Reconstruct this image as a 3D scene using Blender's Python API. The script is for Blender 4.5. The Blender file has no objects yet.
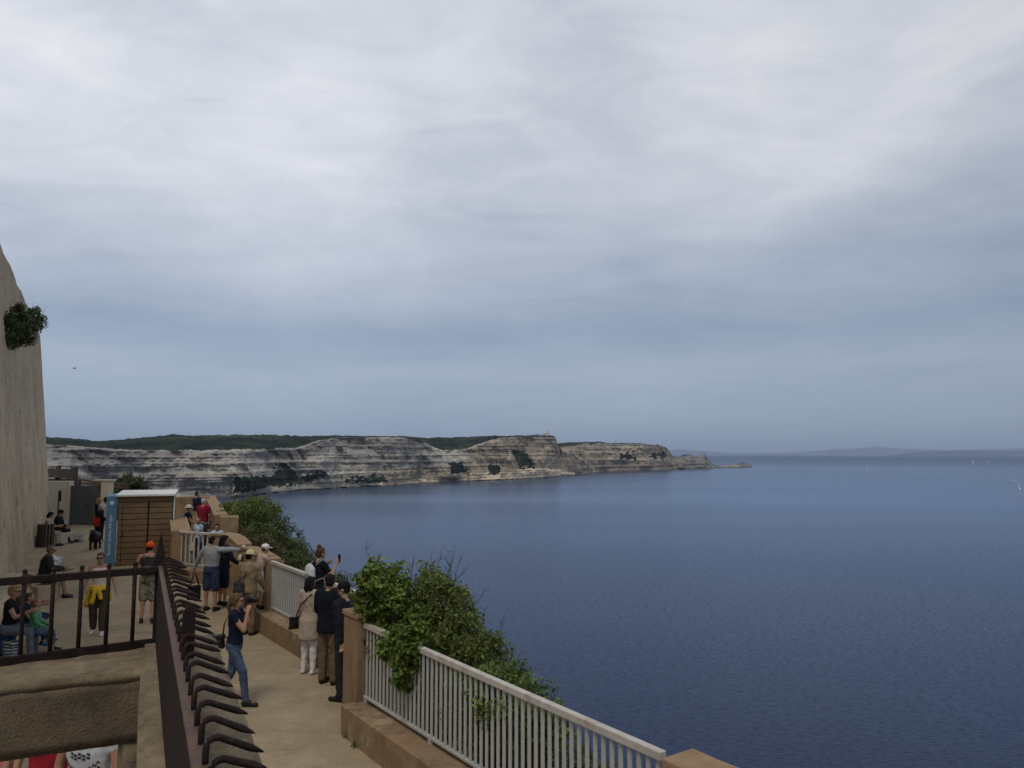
import bpy, bmesh, math, random
from math import radians as R, sin, cos, pi
from mathutils import Vector as V, Matrix, noise
import numpy as np

random.seed(7)
rng = np.random.default_rng(7)
scene = bpy.context.scene
col = scene.collection

# ------------------------------------------------------------------ camera
CZ = 3.75                       # eye height above the path
F = 760.0
PITCH = math.atan(70 / F)
cam_d = bpy.data.cameras.new('camera')
cam = bpy.data.objects.new('camera', cam_d)
col.objects.link(cam)
cam_d.sensor_width = 36
cam_d.lens = 36 * F / 1024
cam_d.clip_start = 0.05
cam_d.clip_end = 200000
cam.location = (0, 0, CZ)
cam.rotation_euler = (pi / 2 + PITCH, 0, 0)
scene.camera = cam
scene.render.resolution_x = 1024
scene.render.resolution_y = 768

# ------------------------------------------------------------------ world, sun, exposure
SUN_EL, SUN_AZ = 58, -165        # azimuth from +Y towards +X
world = bpy.data.worlds.new('World')
scene.world = world
world.use_nodes = True
wn, wl = world.node_tree.nodes, world.node_tree.links
wn.clear()


def build_sky():
    def N(t, **k):
        n = wn.new(t)
        for a, b in k.items():
            setattr(n, a, b)
        return n

    def M(op, a, b=None, clamp=False):
        n = N('ShaderNodeMath', operation=op, use_clamp=clamp)
        for i, v in enumerate((a, b)):
            if v is None:
                continue
            if isinstance(v, (int, float)):
                n.inputs[i].default_value = v
            else:
                wl.new(v, n.inputs[i])
        return n.outputs[0]
    tc = N('ShaderNodeTexCoord')
    sep = N('ShaderNodeSeparateXYZ')
    wl.new(tc.outputs['Generated'], sep.inputs[0])
    x, y, z = sep.outputs
    # cloud deck projected from the direction
    zz = M('ADD', M('MAXIMUM', z, 0.0), 0.16)
    cx, cy = M('DIVIDE', x, zz), M('DIVIDE', y, zz)
    comb = N('ShaderNodeCombineXYZ')
    wl.new(cx, comb.inputs[0]); wl.new(cy, comb.inputs[1])

    def noise_n(vec, scale, detail, rough, dist=0.0):
        n = N('ShaderNodeTexNoise')
        n.inputs['Scale'].default_value = scale
        n.inputs['Detail'].default_value = detail
        n.inputs['Roughness'].default_value = rough
        n.inputs['Distortion'].default_value = dist
        wl.new(vec, n.inputs['Vector'])
        return n.outputs['Fac']

    def mapped(vec, scale, loc=(0, 0, 0), rot=(0, 0, 0)):
        n = N('ShaderNodeMapping')
        n.inputs['Scale'].default_value = scale
        n.inputs['Location'].default_value = loc
        n.inputs['Rotation'].default_value = rot
        wl.new(vec, n.inputs['Vector'])
        return n.outputs[0]
    big = noise_n(mapped(comb.outputs[0], (1.05, 0.8, 1), (5.1, 1.2, 0), (0, 0, 0.7)), 1.0, 6, 0.52, 0.5)
    fine = noise_n(mapped(comb.outputs[0], (1.7, 3.0, 1), (7.3, 2.2, 0), (0, 0, 0.55)), 1.4, 8, 0.62, 0.9)
    band = noise_n(mapped(tc.outputs['Generated'], (2.2, 2.2, 9), (1.3, 4.2, 0.4)), 1.0, 4, 0.5, 0.3)
    wob = M('MULTIPLY', M('SUBTRACT', band, 0.5), 0.13)
    az = M('DIVIDE', x, M('MAXIMUM', y, 0.05))
    azc = M('MINIMUM', M('MAXIMUM', az, -1.0), 1.0)
    tilt = M('MULTIPLY', azc, -0.035)
    zr = M('ADD', z, M('MULTIPLY', M('ADD', wob, tilt), M('MULTIPLY', z, 4.0, True)))
    ramp = N('ShaderNodeValToRGB')
    stops = [(0.0, (.215, .28, .385)), (.05, (.28, .348, .455)), (.11, (.338, .398, .498)), (.155, (.276, .338, .446)),
             (.20, (.348, .404, .504)), (.25, (.445, .492, .58)), (.33, (.585, .615, .68)), (.46, (.645, .668, .722)),
             (.56, (.55, .59, .66)), (.85, (.44, .48, .56))]
    e = ramp.color_ramp.elements
    e[0].position, e[0].color = stops[0][0], (*stops[0][1], 1)
    e[1].position, e[1].color = stops[-1][0], (*stops[-1][1], 1)
    for p, c in stops[1:-1]:
        k = e.new(p); k.color = (*c, 1)
    wl.new(zr, ramp.inputs[0])
    # light and dark patches in the deck
    patch = M('ADD', M('MULTIPLY', M('SUBTRACT', big, 0.5), 1.0), M('MULTIPLY', M('SUBTRACT', fine, 0.5), 0.5))
    patch = M('MULTIPLY', patch, M('ADD', M('MULTIPLY', z, 2.2, True), 0.12, True))
    side = M('SUBTRACT', 1.0, M('MULTIPLY', M('MAXIMUM', azc, -0.3), 0.16))
    tint = N('ShaderNodeCombineXYZ')
    for i, k in enumerate((1.12, 0.95, 0.74)):      # thinner cloud lets the blue through
        wl.new(M('MULTIPLY', M('ADD', M('MULTIPLY', patch, k), 1.0), M('MULTIPLY', side, 10.0)), tint.inputs[i])
    vm = N('ShaderNodeVectorMath', operation='MULTIPLY')
    wl.new(ramp.outputs[0], vm.inputs[0])
    wl.new(tint.outputs[0], vm.inputs[1])
    sky = N('ShaderNodeTexSky', sky_type='NISHITA')
    sky.sun_disc = False
    sky.sun_elevation = R(SUN_EL)
    sky.sun_rotation = R(SUN_AZ)
    mix = N('ShaderNodeMix', data_type='RGBA')
    mix.inputs[0].default_value = 0.93
    wl.new(sky.outputs[0], mix.inputs[6]); wl.new(vm.outputs[0], mix.inputs[7])
    bg = N('ShaderNodeBackground')
    bg.inputs['Strength'].default_value = 0.1
    wl.new(mix.outputs[2], bg.inputs[0])
    out = N('ShaderNodeOutputWorld')
    wl.new(bg.outputs[0], out.inputs[0])


build_sky()
sl = bpy.data.lights.new('sun', 'SUN')
sl.energy = 1.2
sl.angle = R(20)
sl.color = (1, .92, .80)
sun = bpy.data.objects.new('sun', sl)
col.objects.link(sun)
sd = V((sin(R(SUN_AZ)) * cos(R(SUN_EL)), cos(R(SUN_AZ)) * cos(R(SUN_EL)), sin(R(SUN_EL))))
sun.rotation_euler = (-sd).to_track_quat('-Z', 'Y').to_euler()
vs = scene.view_settings
vs.view_transform = 'Standard'
vs.look = 'None'
vs.exposure = 0.12
vs.gamma = 1.0
vs.use_curve_mapping = False
scene.cycles.volume_bounces = 0
scene.cycles.max_bounces = 5
scene.cycles.transparent_max_bounces = 6

# ------------------------------------------------------------------ placement helpers
CP, SP = cos(PITCH), sin(PITCH)


def ray(px, py):
    u, v = (px - 512) / F, (384 - py) / F
    return V((u, CP - v * SP, SP + v * CP))


def at(px, py, Y):              # the point seen at a pixel, Y metres in front of the camera
    d = ray(px, py)
    return V((0, 0, CZ)) + d * (Y / d.y)


def gz(Y):                      # the ground rises a little towards the kiosk
    t = min(max((Y - 16) / 12, 0), 1)
    return 0.3 * t * t * (3 - 2 * t)


def G(px, py):                  # ground point under a pixel
    d = ray(px, py)
    z = 0
    for _ in range(12):
        t = (z - CZ) / d.z
        z = gz(d.y * t)
    return V((d.x * t, d.y * t, z))


def atz(px, py, z):
    d = ray(px, py)
    t = (z - CZ) / d.z
    return V((d.x * t, d.y * t, z))


# ------------------------------------------------------------------ materials
MATS = {}


def mat(name, color, rough=.8, var=.25, scale=6., bump=.0, bscale=40., spec=.3, metal=0., color2=None, detail=6, stretch=None, bdist=.02):
    if name in MATS:
        return MATS[name]
    m = bpy.data.materials.new(name)
    m.use_nodes = True
    nt = m.node_tree
    b = nt.nodes['Principled BSDF']
    b.inputs['Roughness'].default_value = rough
    b.inputs['Specular IOR Level'].default_value = spec
    b.inputs['Metallic'].default_value = metal
    tc = nt.nodes.new('ShaderNodeTexCoord')
    vec = tc.outputs['Object']
    if stretch:
        mp = nt.nodes.new('ShaderNodeMapping')
        mp.inputs['Scale'].default_value = stretch
        nt.links.new(vec, mp.inputs[0])
        vec = mp.outputs[0]
    n = nt.nodes.new('ShaderNodeTexNoise')
    n.inputs['Scale'].default_value = scale
    n.inputs['Detail'].default_value = detail
    n.inputs['Roughness'].default_value = .62
    nt.links.new(vec, n.inputs[0])
    rp = nt.nodes.new('ShaderNodeValToRGB')
    c2 = color2 or [min(1, c * (1 + var)) for c in color]
    c1 = color if color2 else [c * (1 - var) for c in color]
    rp.color_ramp.elements[0].position = .32
    rp.color_ramp.elements[1].position = .68
    rp.color_ramp.elements[0].color = (*c1, 1)
    rp.color_ramp.elements[1].color = (*c2, 1)
    nt.links.new(n.outputs['Fac'], rp.inputs[0])
    nt.links.new(rp.outputs[0], b.inputs['Base Color'])
    if bump:
        n2 = nt.nodes.new('ShaderNodeTexNoise')
        n2.inputs['Scale'].default_value = bscale
        n2.inputs['Detail'].default_value = 8
        nt.links.new(vec, n2.inputs[0])
        bp = nt.nodes.new('ShaderNodeBump')
        bp.inputs['Strength'].default_value = bump
        bp.inputs['Distance'].default_value = bdist
        nt.links.new(n2.outputs['Fac'], bp.inputs['Height'])
        nt.links.new(bp.outputs[0], b.inputs['Normal'])
    MATS[name] = m
    return m


def layer(m, color, scale, lo, hi, stretch=(1, 1, 1), amt=1.0, detail=6, loc=(0, 0, 0)):
    """mix another colour over the base where a noise passes a threshold (stains, wear, lichen)"""
    nt = m.node_tree
    b = nt.nodes['Principled BSDF']
    src = b.inputs['Base Color'].links[0].from_socket
    tc = nt.nodes.new('ShaderNodeTexCoord')
    mp = nt.nodes.new('ShaderNodeMapping')
    mp.inputs['Scale'].default_value = stretch
    mp.inputs['Location'].default_value = loc
    nt.links.new(tc.outputs['Object'], mp.inputs[0])
    n = nt.nodes.new('ShaderNodeTexNoise')
    n.inputs['Scale'].default_value = scale
    n.inputs['Detail'].default_value = detail
    n.inputs['Roughness'].default_value = .65
    nt.links.new(mp.outputs[0], n.inputs[0])
    mr = nt.nodes.new('ShaderNodeMapRange')
    mr.inputs[1].default_value = lo
    mr.inputs[2].default_value = hi
    mr.inputs[4].default_value = amt
    nt.links.new(n.outputs['Fac'], mr.inputs[0])
    mx = nt.nodes.new('ShaderNodeMix')
    mx.data_type = 'RGBA'
    nt.links.new(mr.outputs[0], mx.inputs[0])
    nt.links.new(src, mx.inputs[6])
    mx.inputs[7].default_value = (*color, 1)
    nt.links.new(mx.outputs[2], b.inputs['Base Color'])
    return m


def crack(m, color, scale, width, amt, loc=(0, 0, 0)):
    """thin wandering lines: where a noise crosses its middle value"""
    nt = m.node_tree
    b = nt.nodes['Principled BSDF']
    src = b.inputs['Base Color'].links[0].from_socket
    tc = nt.nodes.new('ShaderNodeTexCoord')
    mp = nt.nodes.new('ShaderNodeMapping'); mp.inputs['Location'].default_value = loc
    nt.links.new(tc.outputs['Object'], mp.inputs[0])
    n = nt.nodes.new('ShaderNodeTexNoise')
    n.inputs['Scale'].default_value = scale; n.inputs['Detail'].default_value = 7; n.inputs['Roughness'].default_value = .5
    nt.links.new(mp.outputs[0], n.inputs[0])
    s1 = nt.nodes.new('ShaderNodeMath'); s1.operation = 'SUBTRACT'; s1.inputs[1].default_value = .5
    s2 = nt.nodes.new('ShaderNodeMath'); s2.operation = 'ABSOLUTE'
    nt.links.new(n.outputs['Fac'], s1.inputs[0]); nt.links.new(s1.outputs[0], s2.inputs[0])
    mr = nt.nodes.new('ShaderNodeMapRange')
    mr.inputs[1].default_value = width * .4; mr.inputs[2].default_value = width
    mr.inputs[3].default_value = amt; mr.inputs[4].default_value = 0
    nt.links.new(s2.outputs[0], mr.inputs[0])
    mx = nt.nodes.new('ShaderNodeMix'); mx.data_type = 'RGBA'
    nt.links.new(mr.outputs[0], mx.inputs[0]); nt.links.new(src, mx.inputs[6])
    mx.inputs[7].default_value = (*color, 1)
    nt.links.new(mx.outputs[2], b.inputs['Base Color'])


def stripes(name, c1, c2, scale, axis='Z', thr=.5, rough=.85):
    if name in MATS:
        return MATS[name]
    m = bpy.data.materials.new(name)
    m.use_nodes = True
    nt = m.node_tree
    b = nt.nodes['Principled BSDF']
    b.inputs['Roughness'].default_value = rough
    tc = nt.nodes.new('ShaderNodeTexCoord')
    w = nt.nodes.new('ShaderNodeTexWave')
    w.bands_direction = axis
    w.inputs['Scale'].default_value = scale
    w.inputs['Distortion'].default_value = .6
    nt.links.new(tc.outputs['Object'], w.inputs[0])
    rp = nt.nodes.new('ShaderNodeValToRGB')
    rp.color_ramp.elements[0].position = thr - .08
    rp.color_ramp.elements[1].position = thr + .08
    rp.color_ramp.elements[0].color = (*c1, 1)
    rp.color_ramp.elements[1].color = (*c2, 1)
    nt.links.new(w.outputs['Fac'], rp.inputs[0])
    nt.links.new(rp.outputs[0], b.inputs['Base Color'])
    MATS[name] = m
    return m


def leaf_mat(name, c1, c2, c3):
    m = bpy.data.materials.new(name)
    m.use_nodes = True
    nt = m.node_tree
    b = nt.nodes['Principled BSDF']
    b.inputs['Roughness'].default_value = .5
    b.inputs['Specular IOR Level'].default_value = .35
    g = nt.nodes.new('ShaderNodeNewGeometry')
    rp = nt.nodes.new('ShaderNodeValToRGB')
    e = rp.color_ramp.elements
    e[0].color = (*c1, 1); e[1].color = (*c3, 1)
    k = e.new(.55); k.color = (*c2, 1)
    nt.links.new(g.outputs['Random Per Island'], rp.inputs[0])
    tc = nt.nodes.new('ShaderNodeTexCoord')
    n = nt.nodes.new('ShaderNodeTexNoise')
    n.inputs['Scale'].default_value = 2.2
    n.inputs['Detail'].default_value = 4
    nt.links.new(tc.outputs['Object'], n.inputs[0])
    mr = nt.nodes.new('ShaderNodeMapRange')
    mr.inputs[1].default_value = .3; mr.inputs[2].default_value = .7
    mr.inputs[3].default_value = .6; mr.inputs[4].default_value = 1.4
    nt.links.new(n.outputs['Fac'], mr.inputs[0])
    vm = nt.nodes.new('ShaderNodeVectorMath'); vm.operation = 'SCALE'
    nt.links.new(rp.outputs[0], vm.inputs[0]); nt.links.new(mr.outputs[0], vm.inputs['Scale'])
    nt.links.new(vm.outputs[0], b.inputs['Base Color'])
    tr = nt.nodes.new('ShaderNodeBsdfTranslucent')
    nt.links.new(vm.outputs[0], tr.inputs[0])
    mx = nt.nodes.new('ShaderNodeMixShader'); mx.inputs[0].default_value = .3
    out = nt.nodes['Material Output']
    nt.links.new(b.outputs[0], mx.inputs[1]); nt.links.new(tr.outputs[0], mx.inputs[2])
    nt.links.new(mx.outputs[0], out.inputs[0])
    MATS[name] = m
    return m


# ------------------------------------------------------------------ object helpers
def tag(o, label=None, cat=None, group=None, kind=None):
    if label: o['label'] = label
    if cat: o['category'] = cat
    if group: o['group'] = group
    if kind: o['kind'] = kind
    return o


def empty(name, loc, rz=0, **k):
    o = bpy.data.objects.new(name, None)
    o.empty_display_size = .2
    col.objects.link(o)
    o.location = loc
    o.rotation_euler = (0, 0, rz)
    return tag(o, **k)


def link(name, me, m, parent=None, smooth=False):
    o = bpy.data.objects.new(name, me)
    col.objects.link(o)
    if m is not None:
        me.materials.clear()
        me.materials.append(m)
    if smooth:
        me.polygons.foreach_set('use_smooth', [True] * len(me.polygons))
    if parent is not None:
        o.parent = parent
    return o


def obj(name, bm, m, parent=None, smooth=False):
    bmesh.ops.recalc_face_normals(bm, faces=bm.faces[:])
    me = bpy.data.meshes.new(name)
    bm.to_mesh(me)
    bm.free()
    return link(name, me, m, parent, smooth)


def add_box(bm, c, size, rz=0, bevel=0, mtx=None):
    mt = Matrix.Translation(c) @ Matrix.Rotation(rz, 4, 'Z') @ Matrix.Diagonal((*size, 1))
    if mtx is not None:
        mt = mtx @ mt
    r = bmesh.ops.create_cube(bm, size=1, matrix=mt)
    if bevel:
        es = {e for v in r['verts'] for e in v.link_edges}
        bmesh.ops.bevel(bm, geom=list(es), offset=bevel, segments=2, profile=.5, affect='EDGES')


def add_bar(bm, a, b, w, h, up=V((0, 0, 1)), bevel=0):
    """box section from a to b, w wide sideways and h high"""
    a, b = V(a), V(b)
    d = (b - a)
    L = d.length
    d.normalize()
    s = d.cross(up).normalized()
    u = s.cross(d)
    mt = Matrix((( s.x, d.x, u.x, 0), (s.y, d.y, u.y, 0), (s.z, d.z, u.z, 0), (0, 0, 0, 1)))
    mt = Matrix.Translation((a + b) / 2) @ mt @ Matrix.Diagonal((w, L, h, 1))
    r = bmesh.ops.create_cube(bm, size=1, matrix=mt)
    if bevel:
        es = {e for v in r['verts'] for e in v.link_edges}
        bmesh.ops.bevel(bm, geom=list(es), offset=bevel, segments=2, profile=.5, affect='EDGES')


def add_tube(bm, pts, rad, n=8):
    pts = [V(p) for p in pts]
    rs = rad if isinstance(rad, (list, tuple)) else [rad] * len(pts)
    rings = []
    for i, p in enumerate(pts):
        d = (pts[min(i + 1, len(pts) - 1)] - pts[max(i - 1, 0)]).normalized()
        ref = V((0, 0, 1)) if abs(d.z) < .9 else V((1, 0, 0))
        s = d.cross(ref).normalized()
        u = s.cross(d)
        rings.append([bm.verts.new(p + (s * cos(2 * pi * k / n) + u * sin(2 * pi * k / n)) * max(rs[i], 1e-4)) for k in range(n)])
    for a, b in zip(rings, rings[1:]):
        for k in range(n):
            bm.faces.new((a[k], a[(k + 1) % n], b[(k + 1) % n], b[k]))
    bm.faces.new(rings[0][::-1]); bm.faces.new(rings[-1])


def add_prism(bm, pts, z0, z1):
    """vertical prism over a plan polygon; z0, z1 numbers or per-point lists"""
    n = len(pts)
    a0 = z0 if isinstance(z0, (list, tuple)) else [z0] * n
    a1 = z1 if isinstance(z1, (list, tuple)) else [z1] * n
    lo = [bm.verts.new((p[0], p[1], a0[i])) for i, p in enumerate(pts)]
    hi = [bm.verts.new((p[0], p[1], a1[i])) for i, p in enumerate(pts)]
    bm.faces.new(lo[::-1]); bm.faces.new(hi)
    for i in range(n):
        j = (i + 1) % n
        bm.faces.new((lo[i], lo[j], hi[j], hi[i]))


def rough_mesh(bm, cuts, amp, freq, seed=0, length=None):
    """subdivide long edges and push the vertices about so that masonry is not ruler-straight"""
    for _ in range(cuts):
        es = [e for e in bm.edges if e.calc_length() > (length or .12)]
        if not es:
            break
        bmesh.ops.subdivide_edges(bm, edges=es, cuts=1, use_grid_fill=True)
    bmesh.ops.triangulate(bm, faces=bm.faces[:])
    for v in bm.verts:
        q = v.co * freq + V((seed, seed * 2.1, 0))
        v.co += noise.noise_vector(q) * amp + noise.noise_vector(q * 3.7) * amp * .4


def copy_tree(o, parent=None):
    c = o.copy()
    col.objects.link(c)
    c.parent = parent
    for ch in list(o.children):
        copy_tree(ch, c)
    return c


# ------------------------------------------------------------------ common materials
mat('concrete_path', (.325, .255, .162), .9, .15, 1.2, .5, 45, .2, bdist=.012)
layer(MATS['concrete_path'], (.235, .175, .105), .8, .46, .70, amt=.65, loc=(3, 1, 0))
layer(MATS['concrete_path'], (.42, .342, .23), 2.3, .54, .7, amt=.6, loc=(8, 4, 0))
layer(MATS['concrete_path'], (.17, .135, .09), 26, .56, .70, amt=.65)
layer(MATS['concrete_path'], (.50, .43, .32), 19, .58, .70, amt=.5, loc=(5, 5, 0))
layer(MATS['concrete_path'], (.16, .13, .095), 1.6, .59, .66, (.35, 1.6, 1), .6, loc=(2, 9, 0))
crack(MATS['concrete_path'], (.13, .105, .07), .42, .0022, .5)
crack(MATS['concrete_path'], (.13, .105, .08), 1.1, .0020, .5, (7, 2, 0))
mat('ochre_plaster', (.25, .168, .098), .9, .16, 3, .5, 35, .2)
layer(MATS['ochre_plaster'], (.11, .078, .052), 1.6, .50, .68, (2, 2, .5), .75)
layer(MATS['ochre_plaster'], (.36, .29, .2), 2.6, .58, .66, (1, 1, .6), .6, loc=(6, 1, 3))
layer(MATS['ochre_plaster'], (.09, .065, .045), 17, .60, .70, amt=.6)
crack(MATS['ochre_plaster'], (.10, .07, .045), .6, .002, .5)
mat('coping_stone', (.27, .185, .105), .88, .16, 5, .5, 45, .2)
layer(MATS['coping_stone'], (.16, .11, .065), 4, .55, .72, amt=.6)
mat('rampart_plaster', (.46, .375, .255), .92, .12, .8, .7, 5, .15, bdist=.08)
layer(MATS['rampart_plaster'], (.33, .265, .175), .5, .44, .62, (1, 1, .7), .75)
layer(MATS['rampart_plaster'], (.22, .185, .14), 1.3, .58, .72, (1.1, 1.1, .2), .55, loc=(4, 2, 2))
layer(MATS['rampart_plaster'], (.53, .445, .31), 1.3, .55, .66, (1, 1, .8), .7, loc=(9, 3, 1))
layer(MATS['rampart_plaster'], (.10, .085, .07), 1.9, .62, .67, (1, 1, .7), .85, loc=(1, 6, 2))
layer(MATS['rampart_plaster'], (.15, .125, .10), 7, .59, .68, (1, 1, .8), .65, loc=(3, 3, 2))
crack(MATS['rampart_plaster'], (.12, .10, .08), .35, .003, .7, (3, 5, 1))
mat('white_plaster', (.50, .45, .36), .9, .10, 3, .3, 30, .2)
layer(MATS['white_plaster'], (.26, .22, .17), 2, .55, .75, (2, 2, .5), .6)
mat('rough_concrete', (.205, .158, .10), .93, .25, 5, .6, 110, .15, bdist=.012)
layer(MATS['rough_concrete'], (.095, .07, .046), 2.2, .47, .62, amt=.8)
layer(MATS['rough_concrete'], (.30, .245, .165), 16, .57, .70, amt=.7)
layer(MATS['rough_concrete'], (.07, .052, .036), 42, .58, .68, amt=.7)
layer(MATS['rough_concrete'], (.30, .16, .035), 7, .665, .71, amt=.8, loc=(2, 2, 7))
mat('shaded_concrete', (.135, .102, .066), .93, .25, 5, .6, 90, .15, bdist=.012)  # darker copy of rough_concrete: the lintel's shade and stains put into colour
layer(MATS['shaded_concrete'], (.05, .038, .026), 2.0, .48, .64, amt=.8, loc=(1, 1, 2))
layer(MATS['shaded_concrete'], (.21, .165, .11), 14, .57, .70, amt=.7)
layer(MATS['shaded_concrete'], (.045, .034, .024), 42, .58, .68, amt=.7)
layer(MATS['shaded_concrete'], (.20, .155, .10), 1.1, .56, .70, (1, 1, 2), .6, loc=(7, 2, 4))
mat('iron_paint', (.017, .011, .009), .78, .35, 14, .6, 90, .18, bdist=.004)
layer(MATS['iron_paint'], (.06, .028, .018), 30, .54, .70, amt=.6)
layer(MATS['iron_paint'], (.10, .045, .024), 90, .62, .70, amt=.45)
mat('red_lead_iron', (.082, .048, .030), .6, .25, 18, .4, 90, .4, bdist=.004)
layer(MATS['red_lead_iron'], (.04, .022, .02), 25, .55, .7, amt=.7)
mat('rail_paint', (.40, .395, .37), .5, .14, 5, .15, 60, .4, bdist=.004)
layer(MATS['rail_paint'], (.24, .18, .13), 9, .57, .70, amt=.6)
layer(MATS['rail_paint'], (.13, .07, .035), 40, .64, .70, amt=.7)
mat('rail_top_paint', (.44, .405, .36), .5, .16, 4, .2, 60, .4, bdist=.004)
layer(MATS['rail_top_paint'], (.32, .22, .155), 5, .53, .66, amt=.65)
layer(MATS['rail_top_paint'], (.55, .53, .50), 6, .58, .66, amt=.6, loc=(3, 3, 3))
mat('earth', (.10, .085, .05), .95, .4, 1.5, .8, 8, .1, bdist=.1)
mat('bark', (.07, .055, .04), .9, .3, 20, .4, 60)
mat('dead_wood', (.055, .048, .045), .9, .3, 20)
leaf_mat('leaf_fresh', (.062, .098, .012), (.105, .155, .02), (.18, .235, .045))
leaf_mat('leaf_dark', (.034, .052, .012), (.062, .085, .018), (.11, .13, .03))
leaf_mat('leaf_olive', (.062, .088, .013), (.105, .142, .022), (.18, .21, .045))
leaf_mat('leaf_brown', (.055, .048, .018), (.095, .075, .03), (.14, .115, .05))
leaf_mat('leaf_deep', (.020, .032, .012), (.036, .052, .018), (.07, .085, .03))  # deepest green of the leaf tones

# ------------------------------------------------------------------ sea
SEA = -66.0


def build_sea():
    m = bpy.data.materials.new('sea_water')
    m.use_nodes = True
    nt = m.node_tree
    b = nt.nodes['Principled BSDF']
    b.inputs['Base Color'].default_value = (.012, .026, .062, 1)
    b.inputs['Roughness'].default_value = .16
    b.inputs['IOR'].default_value = 1.333
    g = nt.nodes.new('ShaderNodeNewGeometry')

    def nz(scale, stretch, detail, rot=0.2):
        mp = nt.nodes.new('ShaderNodeMapping')
        mp.inputs['Scale'].default_value = stretch
        mp.inputs['Rotation'].default_value = (0, 0, rot)
        nt.links.new(g.outputs['Position'], mp.inputs[0])
        n = nt.nodes.new('ShaderNodeTexNoise')
        n.inputs['Scale'].default_value = scale
        n.inputs['Detail'].default_value = detail
        n.inputs['Roughness'].default_value = .55
        nt.links.new(mp.outputs[0], n.inputs[0])
        return n.outputs['Fac']

    def bump(h, dist, prev=None, strength=1):
        bp = nt.nodes.new('ShaderNodeBump')
        bp.inputs['Distance'].default_value = dist
        bp.inputs['Strength'].default_value = strength
        nt.links.new(h, bp.inputs['Height'])
        if prev:
            nt.links.new(prev, bp.inputs['Normal'])
        return bp.outputs[0]
    n1 = bump(nz(.62, (.6, 1.25, 1), 4, .15), .70)
    n2 = bump(nz(.16, (.6, 1.3, 1), 4, -.1), .8, n1)
    # wind lanes: slightly different roughness in long streaks
    r = nz(.0022, (.35, 2.6, 1), 4, .05)
    mr = nt.nodes.new('ShaderNodeMapRange')
    mr.inputs[1].default_value = .35; mr.inputs[2].default_value = .65
    mr.inputs[3].default_value = .185; mr.inputs[4].default_value = .22
    nt.links.new(r, mr.inputs[0])
    # wave slopes keep a real sea from mirroring the horizon: the reflectance levels off
    nt.nodes.remove(b)
    df = nt.nodes.new('ShaderNodeBsdfDiffuse'); df.inputs['Color'].default_value = (.0055, .0120, .041, 1)
    gl = nt.nodes.new('ShaderNodeBsdfGlossy'); gl.inputs['Color'].default_value = (.70, .82, 1, 1)
    nt.links.new(mr.outputs[0], gl.inputs['Roughness'])
    nt.links.new(bump(nz(.62, (.6, 1.25, 1), 4, .15), .16), gl.inputs['Normal'])
    fr = nt.nodes.new('ShaderNodeFresnel'); fr.inputs['IOR'].default_value = 1.333
    rp = nt.nodes.new('ShaderNodeValToRGB')
    e = rp.color_ramp.elements
    e[0].position, e[0].color = .05, (.05, .05, .05, 1)
    e[1].position, e[1].color = 1.0, (.14, .14, .14, 1)
    for p_, c_ in ((.13, .100), (.35, .30), (.70, .61), (.90, .60), (.955, .36)):
        k = e.new(p_); k.color = (c_, c_, c_, 1)
    nt.links.new(fr.outputs[0], rp.inputs[0])
    # dark near faces of wavelets, put into the reflectance by a noise
    wv = nt.nodes.new('ShaderNodeMapRange')
    wv.inputs[1].default_value = .36; wv.inputs[2].default_value = .56
    wv.inputs[3].default_value = .68; wv.inputs[4].default_value = 1.05
    nt.links.new(nz(.85, (.55, 1.3, 1), 5, .12), wv.inputs[0])
    mm = nt.nodes.new('ShaderNodeMath'); mm.operation = 'MULTIPLY'
    nt.links.new(rp.outputs[0], mm.inputs[0]); nt.links.new(wv.outputs[0], mm.inputs[1])
    mx = nt.nodes.new('ShaderNodeMixShader')
    nt.links.new(mm.outputs[0], mx.inputs[0]); nt.links.new(df.outputs[0], mx.inputs[1]); nt.links.new(gl.outputs[0], mx.inputs[2])
    nt.links.new(mx.outputs[0], nt.nodes['Material Output'].inputs[0])
    bm = bmesh.new()
    ys = [-400, 0, 100, 300, 800, 2000, 6000, 20000, 60000]
    xs = [-60000, -12000, -2000, -500, 0, 500, 2000, 12000, 60000]
    vv = [[bm.verts.new((x, y, SEA)) for x in xs] for y in ys]
    for j in range(len(ys) - 1):
        for i in range(len(xs) - 1):
            bm.faces.new((vv[j][i], vv[j][i + 1], vv[j + 1][i + 1], vv[j + 1][i]))
    sea = obj('sea', bm, m)
    if sea.data.polygons[0].normal.z < 0:
        sea.data.flip_normals()
    tag(sea, kind='structure')


build_sea()


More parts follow.
